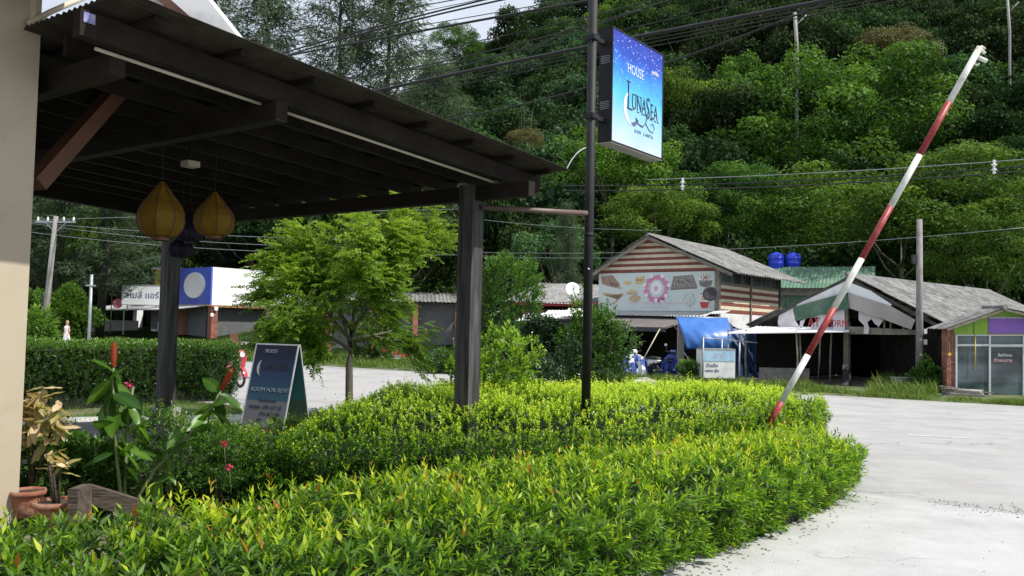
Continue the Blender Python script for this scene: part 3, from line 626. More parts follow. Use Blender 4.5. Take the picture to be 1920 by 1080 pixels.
shrub('topiary', 'round clipped dark ball shrub on a bare stem left of the sign pole', 'topiary', sp(1018, 632, 15), (.36, .36, .33), 1500, .06, .035, M['lf_dark'], .10, 4, stem=.045, tint=(.2, .9), nl=5)
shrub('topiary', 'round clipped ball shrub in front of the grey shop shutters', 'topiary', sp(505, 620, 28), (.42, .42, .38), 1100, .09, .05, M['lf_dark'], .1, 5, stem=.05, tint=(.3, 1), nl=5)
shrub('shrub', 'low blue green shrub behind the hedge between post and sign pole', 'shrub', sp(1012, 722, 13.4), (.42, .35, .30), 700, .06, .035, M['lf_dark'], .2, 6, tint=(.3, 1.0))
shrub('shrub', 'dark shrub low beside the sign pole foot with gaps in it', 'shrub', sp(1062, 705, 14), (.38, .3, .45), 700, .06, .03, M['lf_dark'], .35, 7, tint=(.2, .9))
shrub('shrub', 'small leaved green shrub behind the tall costus stems', 'shrub', sp(312, 866, 8.4), (.62, .42, .40), 2300, .045, .020, M['lf_shrub'], .3, 8, tint=(.2, .85), sl=.09)
shrub('shrub', 'loose dark green shrub at the deck edge below the cream croton', 'shrub', sp(165, 905, 7.2), (.36, .28, .26), 620, .08, .035, M['lf_c'], .35, 9, tint=(.1, .8))
shrub('shrub', 'low dark leafy plant filling the corner between pots and deck', 'shrub', sp(95, 878, 7.6), (.45, .3, .26), 620, .085, .04, M['lf_shrub'], .3, 21, tint=(.05, .6))
shrub('shrub', 'ferny green shrub with pink flowers between deck and dark hedge', 'shrub', sp(408, 850, 8.6), (.36, .38, .34), 1300, .040, .014, M['lf_shrub'], .3, 10, tint=(.2, .9), sl=.08)
shrub('shrub', 'rounded bush under the tall trees at the far left', 'shrub', sp(118, 592, 56), (1.7, 1.5, 1.7), 2400, .26, .12, M['lf_hill2'], .3, 12, tint=(.2, .8), sl=.3)
shrub('shrub', 'drooping pale leaved bush beside the leaning pole at far left', 'shrub', sp(66, 628, 33), (.55, .6, .8), 320, .38, .09, M['lf_hill2'], .3, 13, tint=(.4, 1), sl=.3, upb=-.2)
shrub('shrub', 'yellowish shrub across the road right of the tree trunk', 'shrub', sp(703, 636, 40), (1.0, .8, .7), 500, .2, .1, M['lf_hill2'], .3, 14, tint=(.4, 1), sl=.2)
shrub('shrub', 'dark low shrub on the verge across the road beside the pergola post', 'shrub', sp(838, 683, 33.5), (.8, .5, .35), 500, .14, .07, M['lf_shrub'], .3, 15, tint=(.1, .6), sl=.2)
shrub('shrub', 'leafy green shrub at the foot of the grey utility pole', 'shrub', sp(1740, 712, 28.2), (.42, .4, .62), 700, .10, .06, M['lf_shrub'], .35, 16, tint=(.15, .7))
shrub('shrub', 'weedy bush beside the white ice cabinet', 'shrub', sp(1292, 692, 31), (.35, .3, .30), 350, .09, .05, M['lf_shrub'], .35, 17, tint=(.3, .8))

# flowers in the near shrubs
for i, (px, py, Y, lb) in enumerate([(430, 876, 8.2, 'deep pink blossom nearest the deck'), (420, 832, 8.1, 'red blossom above the deck edge'), (242, 720, 7.4, 'small crimson bud beside the tall costus stem')]):
    c = P(px, py, Y); t = thing('blossom', lb, 'flower', c)
    nv = nrm(RN.normal(size=(14, 3))); v, f, tt = leaf_arrays(nv*.01, nv, .035, .03, RN.uniform(size=14)); mesh_np('petals', v, f, tt, M['petal'], t)
    tube('stalk', [(0, 0, 0), (.02, .02, -.25)], .003, M['stemgreen'], t, n=5)

# ---------------- costus plants with big leaves
bigv, bigf = [], []
def big_leaf_mesh(name, m, w=.42, tt=.5, wav=.0):
    nL, nW = 7, 2; V = []; T = []
    for i in range(nL+1):
        s = i/nL; hw = w/2*math.sin(PI*min(1, s**.8*.98+.02))**.75 if 0 < i < nL else .01
        for j in (-1, -.5, 0, .5, 1):
            V.append((s, hw*j, .10*abs(j)*w-.30*s*s*.6+wav*math.sin(s*14+j)*.02)); T.append(tt+(.18 if j == 0 else 0)+random.uniform(-.05, .05)-(.1 if abs(j) == 1 else 0))
    Fs = [(i*5+j, i*5+j+1, (i+1)*5+j+1, (i+1)*5+j) for i in range(nL) for j in range(4)]
    o = mesh_np(name, np.array(V), np.array(Fs), np.array(T), m); me = o.data; bpy.data.objects.remove(o)
    me.polygons.foreach_set('use_smooth', [True]*len(me.polygons)); return me
BL = [big_leaf_mesh('leaf', M['lf_big'], .46, q) for q in (.3, .5, .75)]
def costus(label, base, pts, n, spike, seed, s=1.0, big=.27):
    rnd = random.Random(seed); t = thing('costus_plant', label, 'plant', base, 0, None)
    q = [Vector(p)-Vector(base) for p in pts]; tube('stem', q, [.014]*(len(q)-1)+[.010], M['stemgreen'], t)
    for i in range(n):
        u = .30+.68*i/(n-1); k = u*(len(q)-1); j = min(int(k), len(q)-2); p = q[j].lerp(q[j+1], k-j)
        a = i*2.4+rnd.uniform(-.4, .4)+seed; o = bpy.data.objects.new('leaf', rnd.choice(BL)); COL.objects.link(o); o.parent = t
        el = rnd.uniform(-1.2, -.2) if rnd.random() < .65 else rnd.uniform(.1, .9)
        d = Vector((math.cos(a)*math.cos(el), math.sin(a)*math.cos(el), math.sin(el)))
        o.matrix_local = Matrix.Translation(p) @ d.to_track_quat('X', 'Z').to_matrix().to_4x4() @ Matrix.Rotation(rnd.uniform(-1.0, 1.0), 4, 'X') @ Matrix.Scale(big*rnd.uniform(.75, 1.15)*s, 4)
    if spike:
        top = q[-1]; d = (q[-1]-q[-2]).normalized(); m_ = 70
        zz = np.linspace(0, 1, m_); ang = np.arange(m_)*2.4; r = .020*np.sin(PI*(zz*.86+.12))**.6
        a = d.orthogonal().normalized(); b = d.cross(a)
        out = np.outer(np.cos(ang), a)+np.outer(np.sin(ang), b); pp = np.array(top)+np.outer(zz*.19*s, d)+out*r[:, None]*.6
        v, f, tt = leaf_arrays(pp, out*.55+np.array(d)*1.0, .036, .030, .2+.5*zz, out+np.array(d)*.01, fold=.1, bend=.1); mesh_np('flower_spike', v, f, tt, M['lf_bract'], t)
Yc = 6.9
costus('tallest costus plant with a long red flower spike left of the far post', G(222, 1010, .40).lerp(P(230, 960, Yc), 1), [P(230, 960, Yc), P(218, 850, Yc), P(212, 740, Yc), P(213, 690, Yc+.05)], 19, True, 1)
costus('second costus plant with broad hanging leaves beside the tallest stem', P(232, 962, 7.0), [P(232, 962, 7.0), P(236, 860, 7.0), P(240, 780, 7.05), P(250, 725, 7.1)], 14, False, 2.7)
costus('leaning costus plant with short red spike bending to the right', P(240, 965, 7.0), [P(240, 965, 7.0), P(290, 880, 7.1), P(355, 815, 7.2), P(400, 760, 7.2), P(414, 733, 7.2)], 16, True, 4.1, .9)
costus('low costus plant with leaves fanning behind the leaning stem', P(262, 962, 7.3), [P(262, 962, 7.3), P(288, 900, 7.3), P(318, 850, 7.4), P(345, 800, 7.4)], 11, False, 5.5, .9)

# ---------------- cream croton and withered plant, pots
CL = [big_leaf_mesh('leaf', M['lf_croton'], .36, q, 1) for q in (.1, .45, .8)]
def leafy(name, label, base, stems, nleaf, meshes, size, seed, droop=(-1.2, .5)):
    rnd = random.Random(seed); t = thing(name, label, 'plant', base)
    for s in stems:
        q = [Vector(p)-Vector(base) for p in s]; tube('stem', q, [.010]*(len(q)-1)+[.005], M['log'], t, n=6)
        for i in range(nleaf):
            u = .45+.55*i/nleaf; k = u*(len(q)-1); j = min(int(k), len(q)-2); p = q[j].lerp(q[j+1], k-j)
            a = rnd.uniform(0, 2*PI); el = rnd.uniform(*droop); o = bpy.data.objects.new('leaf', rnd.choice(meshes)); COL.objects.link(o); o.parent = t
            d = Vector((math.cos(a)*math.cos(el), math.sin(a)*math.cos(el), math.sin(el)))
            o.matrix_local = Matrix.Translation(p) @ d.to_track_quat('X', 'Z').to_matrix().to_4x4() @ Matrix.Rotation(rnd.uniform(-.6, .6), 4, 'X') @ Matrix.Scale(size*rnd.uniform(.7, 1.15), 4)
leafy('croton_plant', 'cream and yellow leaved croton against the cream house wall', P(60, 930, 6.9),
      [[P(60, 930, 6.9), P(62, 830, 6.9), P(70, 770, 6.9), P(82, 725, 6.9)], [P(60, 930, 6.9), P(80, 850, 6.9), P(100, 800, 6.8), P(112, 758, 6.8)], [P(60, 930, 6.9), P(52, 850, 7), P(50, 780, 7), P(60, 745, 7)]], 32, CL, .185, 3)
def pot(label, px, pyt, Y, r, h):
    c = P(px, pyt, Y); t = thing('plant_pot', label, 'pot', (c.x, c.y, c.z-h))
    MB().lathe([(0, 0), (r*.72, 0), (r*.80, h*.3), (r*.92, h*.72), (r*.93, h*.8), (r*1.06, h*.82), (r*1.10, h*.9), (r*1.06, h), (r*.94, h), (r*.90, h*.88)], (0, 0, 0), 28, lambda k, n, z: 1+(.035*math.cos(k*2*PI/28*7) if z > h*.79 else 0)).build('body', M['terracotta'], t, smooth=True)
    MB().disc((0, 0, h*.86), (0, 0, 1), r*.92, .01, 24).build('earth', M['soil'], t)
    return c
pc = pot('round terracotta pot with scalloped rim right of the house corner', 106, 938, 6.15, .150, .22)
leafy('withered_plant', 'withered tan leaved plant in the round terracotta pot', (pc.x, pc.y, pc.z-.03), [[Vector((pc.x, pc.y, pc.z-.03)), P(100, 890, 6.15), P(104, 862, 6.15)], [Vector((pc.x+.02, pc.y, pc.z-.03)), P(112, 880, 6.2), P(130, 858, 6.2)], [Vector((pc.x-.02, pc.y, pc.z-.03)), P(92, 870, 6.1), P(86, 850, 6.1)]], 6, CL, .14, 8, (-.4, .9))
pot('smaller terracotta pot half hidden by the cream wall', 52, 918, 6.5, .12, .2)
# weathered planter timber
pl = thing('planter_box', 'weathered grey timber planter edging in front of the costus stems', 'planter', P(125, 935, 6.0))
MB().bar(P(150, 985, 6.0), P(150, 912, 6.0), .20, .07).build('end_board', M['log'], pl, True)
MB().bar(P(165, 925, 6.15), P(318, 972, 6.25), .05, .13).build('side_board', M['log'], pl, True)

# ================================================================ FEATHERY TREE
def feather_tree():
    base = P(641, 800, 16.2); base.z = 0
    t = thing('feathery_tree', 'young feathery leaved tree on a slim trunk beside the road', 'tree', base)
    rnd = random.Random(5); tips = []; b = MB()
    H = 1.75
    b.tube([(0, 0, 0), (.0, 0, .5), (-.02, 0, 1.1), (.03, .0, H)], [.10, .085, .08, .075], 10)
    tk = b.build('trunk', M['bark'], t, smooth=True)
    lb = MB()
    def grow(p, d, ln, r, lev):
        q = [p]; dd = d.copy()
        for i in range(4):
            dd = (dd+Vector((rnd.gauss(0, .10), rnd.gauss(0, .10), rnd.gauss(0, .06)))).normalized(); q.append(q[-1]+dd*ln/4)
        lb.tube(q, [r*(1-.14*i) for i in range(5)], 6)
        if lev == 0:
            for x in q[1:]: tips.append((x, dd))
            return
        for i in range(4 if lev > 1 else 4):
            a = rnd.uniform(0, 2*PI); s = dd.orthogonal().normalized(); s.rotate(Matrix.Rotation(a, 3, dd)); nd = (dd*.75+s*rnd.uniform(.5, .85)+Vector((0, 0, .12))).normalized()
            st = q[rnd.choice((2, 3, 4, 4))]; grow(st, nd, ln*rnd.uniform(.62, .8), r*.55, lev-1)
        for x in q[2:]: tips.append((x, dd))
    for i in range(8):
        a = 2*PI*i/8+.3; el = rnd.uniform(.12, 1.2)
        grow(Vector((0, 0, H-.25*(i % 3)*.8)), Vector((math.cos(a)*math.cos(el), math.sin(a)*math.cos(el), math.sin(el))), rnd.uniform(1.15, 1.45), .042, 2)
    lb.build('limbs', M['bark'], t, smooth=True)
    n = len(tips); rep = max(1, int(5600/n)); A = []
    P0 = np.array([tuple(x) for x, _ in tips]*rep); P0 += RN.normal(size=P0.shape)*.10; m = len(P0)
    c = np.array([0, 0, 2.2]); outw = nrm(P0-c+RN.normal(size=P0.shape)*.8); outw[:, 2] = outw[:, 2]*.35+RN.uniform(-.30, .25, m); d = nrm(outw)
    N = nrm(RN.normal(size=(m, 3))*.25+np.array([0, 0, 1.])); s = nrm(np.cross(d, N)); u = np.cross(s, d)
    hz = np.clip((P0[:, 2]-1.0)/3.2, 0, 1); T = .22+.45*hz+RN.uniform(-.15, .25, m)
    L_ = RN.uniform(.24, .40, (m, 1))
    for k in range(9):
        tt = (k+.8)/9.5; pp = P0+d*L_*tt-np.array([0, 0, 1.])*(.16*tt*tt)*L_
        for sg in (-1, 1):
            ld = nrm(d*.45+s*sg*1.0-u*.12+RN.normal(size=(m, 3))*.22); A.append(leaf_arrays(pp, ld, .085*(1.05-.35*tt), .036, T+.05*tt, N=N+RN.normal(size=(m, 3))*.5, quad=True, bend=.15))
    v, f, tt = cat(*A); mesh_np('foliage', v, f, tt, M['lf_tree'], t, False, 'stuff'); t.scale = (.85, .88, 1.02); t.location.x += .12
feather_tree()

# ================================================================ WRITING
def text(body, size, m, parent, loc, name='lettering', rot=(PI/2, 0, 0), ext=.004, sx=1.0, shear=0, sp=1.0, off=0.0, mirror=False):
    cu = bpy.data.curves.new('t', 'FONT'); cu.body = body; cu.size = size; cu.extrude = ext; cu.align_x = 'CENTER'; cu.align_y = 'CENTER'; cu.shear = shear; cu.space_character = sp; cu.offset = off; cu.resolution_u = 3
    o = bpy.data.objects.new('t', cu); COL.objects.link(o); bpy.context.view_layer.update()
    me = bpy.data.meshes.new_from_object(o.evaluated_get(bpy.context.evaluated_depsgraph_get())); bpy.data.objects.remove(o); bpy.data.curves.remove(cu)
    me.materials.clear(); me.materials.append(m); me.transform(Matrix.LocRotScale(Vector(loc), Matrix.Rotation(rot[2], 3, 'Z') @ Matrix.Rotation(rot[0], 3, 'X'), Vector((1, 1, 1))) @ Matrix.Diagonal((sx, 1, 1, 1)))
    return link(name, me, parent)
def gradmat(name, axis, lo, hi, stops, noise=.1, nscale=4, stars=None, rough=.35):
    m = bpy.data.materials.new(name); m.use_nodes = True; t = m.node_tree; b = t.nodes['Principled BSDF']; l = t.links.new
    co = t.nodes.new('ShaderNodeTexCoord'); sp = t.nodes.new('ShaderNodeSeparateXYZ'); l(co.outputs['Object'], sp.inputs[0])
    n = t.nodes.new('ShaderNodeTexNoise'); n.inputs['Scale'].default_value = nscale; n.inputs['Detail'].default_value = 6; l(co.outputs['Object'], n.inputs['Vector'])
    mr = t.nodes.new('ShaderNodeMapRange'); mr.inputs['From Min'].default_value = lo; mr.inputs['From Max'].default_value = hi; l(sp.outputs[axis], mr.inputs[0])
    mr2 = t.nodes.new('ShaderNodeMapRange'); mr2.inputs['To Min'].default_value = -noise; mr2.inputs['To Max'].default_value = noise; l(n.outputs['Fac'], mr2.inputs[0])
    ad = t.nodes.new('ShaderNodeMath'); ad.operation = 'ADD'; l(mr.outputs[0], ad.inputs[0]); l(mr2.outputs[0], ad.inputs[1])
    r = t.nodes.new('ShaderNodeValToRGB'); e = r.color_ramp.elements
    while len(e) < len(stops): e.new(.5)
    for i, (p, c) in enumerate(stops): e[i].position = p; e[i].color = tuple(c)+(1,)
    l(ad.outputs[0], r.inputs[0]); out = r.outputs[0]
    if stars:
        v = t.nodes.new('ShaderNodeTexVoronoi'); v.inputs['Scale'].default_value = stars; l(co.outputs['Object'], v.inputs['Vector'])
        rr = t.nodes.new('ShaderNodeValToRGB'); rr.color_ramp.elements[0].position = .10; rr.color_ramp.elements[1].position = .2; rr.color_ramp.elements[0].color = (1, 1, 1, 1); rr.color_ramp.elements[1].color = (0, 0, 0, 1); l(v.outputs['Distance'], rr.inputs[0])
        mk = t.nodes.new('ShaderNodeMapRange'); mk.inputs['From Min'].default_value = .35; mk.inputs['From Max'].default_value = .75; l(ad.outputs[0], mk.inputs[0])
        mu = t.nodes.new('ShaderNodeMath'); mu.operation = 'MULTIPLY'; l(rr.outputs[0], mu.inputs[0]); l(mk.outputs[0], mu.inputs[1])
        mx = t.nodes.new('ShaderNodeMix'); mx.data_type = 'RGBA'; mx.inputs['B'].default_value = (.7, .78, 1, 1); l(mu.outputs[0], mx.inputs['Factor']); l(out, mx.inputs['A']); out = mx.outputs['Result']
    l(out, b.inputs['Base Color']); b.inputs['Roughness'].default_value = rough
    return m
def crescent(name, c, r, m, parent, y, th=.006, a0=-1.9, a1=1.2, wd=.34, rot=PI, sq=1.0):
    V = []; n = 22
    for i in range(n+1):
        a = a0+(a1-a0)*i/n; V.append((c[0]+sq*r*math.cos(a+rot), y, c[1]+r*math.sin(a+rot)))
    for i in range(n, -1, -1):
        a = a0+(a1-a0)*i/n; k = r*(1-wd*math.sin(PI*i/n)); V.append((c[0]+sq*k*math.cos(a+rot), y, c[1]+k*math.sin(a+rot)))
    b = MB(); N_ = len(V); b.add(V+[(x, yy-th, z) for x, yy, z in V], [(i, i+1, N_-2-i, N_-1-i) for i in range(n)]+[(N_+i, N_+N_-1-i, N_+N_-2-i, N_+i+1) for i in range(n)]+[(i, N_+i, N_+i+1, i+1) for i in range(N_-1)])
    return b.build(name, m, parent)

# ================================================================ LIGHT BOX SIGN ON ITS POLE
px_ = P(1105, 400, 10.4); bp = thing('sign_pole', 'tall black round steel pole carrying the blue guesthouse sign', 'pole', (px_.x, 10.4, 0))
MB().tube([(0, 0, 0), (0, 0, 6.6)], .056, 20).build('shaft', M['black_metal'], bp, smooth=True)
MB().tube([(0, 0, 3.02), (0, 0, 3.06)], .062, 20).build('clamp', M['black_metal'], bp, smooth=True)
MB().disc((0, -.058, 2.62), (0, -1, 0), .011, .004, 10).build('ring', M['whiteink'], bp)
br0, br1 = P(903, 389, 9.95), P(1101, 400, 10.36)
sr = thing('steel_rod', 'horizontal rusty steel tube bracing the near pergola post to the black pole', 'rod', br0)
tube('tube', [br0, br1], .032, mat('dull_brown_paint', (.15, .10, .09), (.10, .07, .06), 6, .5), sr, True, 12)
pj = quadbez(P(1060, 322, 10.2), P(1078, 282, 10.3), P(1099, 277, 10.36), 10)
cc = thing('grey_cable', 'short pale cable curving from the pergola roof corner to the black pole', 'cable', pj[0]); tube('sheath', pj, .008, M['galv'], cc, True)
a = P(1145, 265, 10.5); aw = math.atan2(.796, .606)
sg = thing('lightbox_sign', 'square blue lightbox sign reading HOUSE LUNA SEA on the black pole', 'sign', a, aw)
W_, H_, D_ = 1.37, 1.46, .19
MB().box((0, .012, 0), (W_, D_, H_)).build('cabinet', M['black_metal'], sg)
fm = gradmat('luna_sign_print', 2, 0, H_, [(0, (.52, .58, .70)), (.22, (.32, .55, .74)), (.45, (.07, .45, .74)), (.68, (.025, .20, .66)), (.85, (.012, .06, .44)), (1, (.015, .03, .34))], .16, 2.2, 20, .35)
MB().box((.02, 0, .02), (W_-.02, .0115, H_-.02)).build('face', fm, sg)
MB().box((.0, .0, -.012), (W_, D_, -.001)).build('bottom_panel', mat('grey_sign_base', (.30, .28, .27), (.24, .22, .21), 4, .6), sg)
for z in (0.0, H_-.02): MB().box((0, -.006, z), (W_, .011, z+.02)).build('trim', M['black_metal'], sg)
for x in (0.0, W_-.02): MB().box((x, -.006, .02), (x+.02, .011, H_-.02)).build('trim', M['black_metal'], sg)
text('HOUSE', .19, M['whiteink'], sg, (.60, -.003, 1.02), sx=.72, off=-.004)
MB().box((.405, -.006, .50), (.432, -.001, .85)).build('lettering', M['ink'], sg); MB().box((.4321, -.006, .50), (.53, -.001, .516)).build('lettering', M['ink'], sg)
text('UNA', .30, M['ink'], sg, (.70, -.003, .61), sx=.60, off=-.005)
text('S', .42, M['ink'], sg, (.945, -.003, .60), sx=.6, off=-.005)
text('EA', .30, M['ink'], sg, (1.115, -.003, .585), sx=.60, off=-.005)
sf = MB()
for x_, z_, w_s in ((.42, .851, .10), (.39, .505, .03), (.575, .715, .06), (.655, .715, .06), (.68, .505, .05), (.74, .715, .05), (.80, .505, .06), (.875, .505, .06), (1.04, .69, .05), (1.04, .48, .06), (1.15, .48, .05), (1.23, .48, .05)): sf.box((x_-w_s/2, -.006, z_), (x_+w_s/2, -.001, z_+.010))
sf.build('serifs', M['ink'], sg)
text('สุดที่รัก', .07, M['whiteink'], sg, (1.13, -.003, 1.13))
text('KOH  LANTA', .062, M['inkblue'], sg, (.84, -.003, .25), sp=1.45, off=-.0015)
crescent('moon', (.52, .52), .22, mat('pale_moon_print', (.75, .62, .72), (.62, .72, .85), 8, .5), sg, -.001, .003, a0=-1.25, a1=1.6, wd=.35)
sw = MB(); sw.tube([(.62+.01*i, -.005, .42-.012*i) for i in range(5)]+[(.70, -.005, .355), (.80, -.005, .34), (.88, -.005, .40), (.93, -.005, .52), (.95, -.005, .58)], [.010, .009, .007, .005, .005, .006, .008, .009, .007, .004][:10], 5)
sw.tube([(.88, -.005, .41), (.98, -.005, .33), (1.08, -.005, .31), (1.13, -.005, .38), (1.08, -.005, .44), (1.02, -.005, .40)], .004, 5); sw.build('flourish', M['ink'], sg)
tl = MB(); tl.prism([(.50, -.001, .33), (.58, -.001, .30), (.64, -.001, .335), (.70, -.001, .40), (.66, -.001, .41), (.60, -.001, .37)], (0, -.003, 0)); tl.build('tail_motif', M['inkblue'], sg)
for z in (.28, 1.26):
    q = MB(); pv = plocal_s = MW[sg.name].inverted() @ Vector((px_.x, 10.4, 0)); q.bar((pv.x, pv.y, z), (0.02, D_*.6, z), .05, .05); q.box((pv.x-.07, pv.y-.07, z-.03), (pv.x+.07, pv.y+.07, z+.03)); q.build('bracket', M['black_metal'], sg)
lv_ = MB()
for g in (.42, 1.0):
    for i in range(5): lv_.box((-.004, .03, g+i*.022), (-.001, D_-.03, g+i*.022+.006))
lv_.build('vent', M['galv'], sg)

# ================================================================ BARRIER
b0, b1 = P(1436, 806, 11.5), P(1833, 96, 11.15)
bt = thing('barrier_arm', 'raised red and white striped barrier arm standing out of the hedges', 'barrier', (b0.x, b0.y, 0))
fr = [0, .075, .20, .325, .455, .592, .728, .866, 1.0]
for i in range(8):
    MB().tube([b0.lerp(b1, fr[i]), b0.lerp(b1, fr[i+1])], .042, 16).build('red_section' if i % 2 == 0 else 'white_section', M['barred'] if i % 2 == 0 else M['barwhite'], bt, True, True)
dr = (b1-b0).normalized(); sd = Vector((dr.z, 0, -dr.x))
MB().tube([b1-dr*.22, b1+dr*.06], .040, 12).build('sleeve', M['conduit'], bt, True, True)
q = MB(); q.tube([b1-dr*.02-sd*.03, b1+dr*.08+sd*.02, b1+dr*.07+sd*.07], .018, 8); q.tube([b1-dr*.07+sd*.03, b1-dr*.06+sd*.17], .028, 10); q.tube([b1-dr*.15+sd*.03, b1-dr*.17+sd*.08, b1-dr*.13+sd*.10], .013, 8)
q.tube([b1+dr*.05-sd*.02, b1+dr*.02+sd*.10], .020, 8); q.build('pipe_fittings', M['barwhite'], bt, True, True)
MB().box((b0.x-.10, b0.y+.05, 0), (b0.x+.10, b0.y+.25, .72)).build('pivot_post', M['black_metal'], bt, True)
MB().tube([b0-dr*.05+Vector((0, -.06, 0)), b0-dr*.05+Vector((0, .2, 0))], .03, 10).build('pivot', M['galv'], bt, True)

# ================================================================ A-BOARD
Ya = 13.4
TL, TR = P(482, 644, Ya), P(562, 651, Ya-.35); BLp, BRp = P(443, 812, Ya-.35), P(532, 826, Ya-.8)
zt, zb = TL.z, .02
ax = (TR-TL); ax.z = 0; wdt = ax.length; ax.normalize(); ang = math.atan2(ax.y, ax.x)
ab = thing('folding_sign_board', 'dark blue folding pavement sign board reading ROOM FOR RENT', 'sign', (TL.x, TL.y, 0), ang)
hh = zt; lean = .36
def panel_m(sgn): return Matrix.Rotation(sgn*math.atan(lean/hh), 4, 'X')
pmat = gradmat('board_print', 2, .25, hh, [(0, (.17, .17, .19)), (.335, (.17, .17, .19)), (.34, (.022, .10, .15)), (.6, (.010, .045, .13)), (.85, (.005, .010, .045)), (1, (.005, .008, .03))], .015, 3, None, .6)
tealm = gradmat('rear_board_print', 2, .25, hh, [(0, (.14, .22, .22)), (.33, (.14, .22, .22)), (.36, (.08, .34, .38)), (.7, (.10, .30, .42)), (1, (.08, .18, .36))], .03, 3, None, .4)
for sgn, pm in ((-1, pmat), (1, tealm)):
    rt = panel_m(sgn); T_ = Matrix.Translation((0, 0, hh)) @ rt @ Matrix.Translation((0, 0, -hh))
    def bx(name, a, b, m, par=ab):
        o = MB().box(a, b).build(name, m, par); o.data.transform(T_); return o
    y0, y1 = (-.022, -.004) if sgn == -1 else (.004, .022)
    pn = bx('front_panel' if sgn == -1 else 'rear_panel', (.02, y0+.003, .26), (wdt-.02, y1-.003, hh-.02), pm)
    bx('red_strip', (.02, y0+.001, .165), (wdt-.02, y1-.001, .258), mat('dark_red_strip', (.20, .02, .04), (.16, .015, .03), 4, .5))
    for x in (0, wdt-.02): bx('leg', (x, y0, 0), (x+.02, y1, hh-.02), M['alu'])
    bx('top_rail', (0, y0, hh-.0195), (wdt, y1, hh), M['alu'])
    if sgn == -1:
        def tx(s, size, m, x, z, sx=1, name='lettering', shear=0, sp=1.0):
            o = text(s, size, m, ab, (x, y0+.001, z), name, sx=sx, shear=shear, sp=sp, ext=.003); o.data.transform(T_); return o
        pale = mat('faded_white_ink', (.30, .36, .42), (.22, .28, .34), 6, .5)
        tx('HOUSE', .085, pale, wdt*.40, hh-.12, .9); tx('LUNA SEA', .15, M['ink'], wdt*.58, hh-.36, .75)
        tx('ROOM FOR RENT', .088, pale, wdt*.53, hh*.535, 1.0, sp=1.08); tx('Restaurant', .075, M['ink'], wdt*.53, hh*.435)
        tx('Mobile : 093 637 35', .078, M['ink'], wdt*.50, hh*.365); tx('076 385 100', .075, M['ink'], wdt*.62, hh*.30); tx('081', .075, M['ink'], wdt*.42, hh*.235)
        o = crescent('moon', (wdt*.30, hh-.38), .14, mat('pale_moon_ink', (.50, .58, .55), (.42, .5, .5), 9, .5), ab, y0+.001, .003, a0=-1.1, a1=1.1, wd=.32); o.data.transform(T_)
    else:
        o = text('ROOM', .11, M['whiteink'], ab, (wdt*.5, y1+.001, hh*.60), rot=(PI/2, 0, PI), ext=.003); o.data.transform(T_)

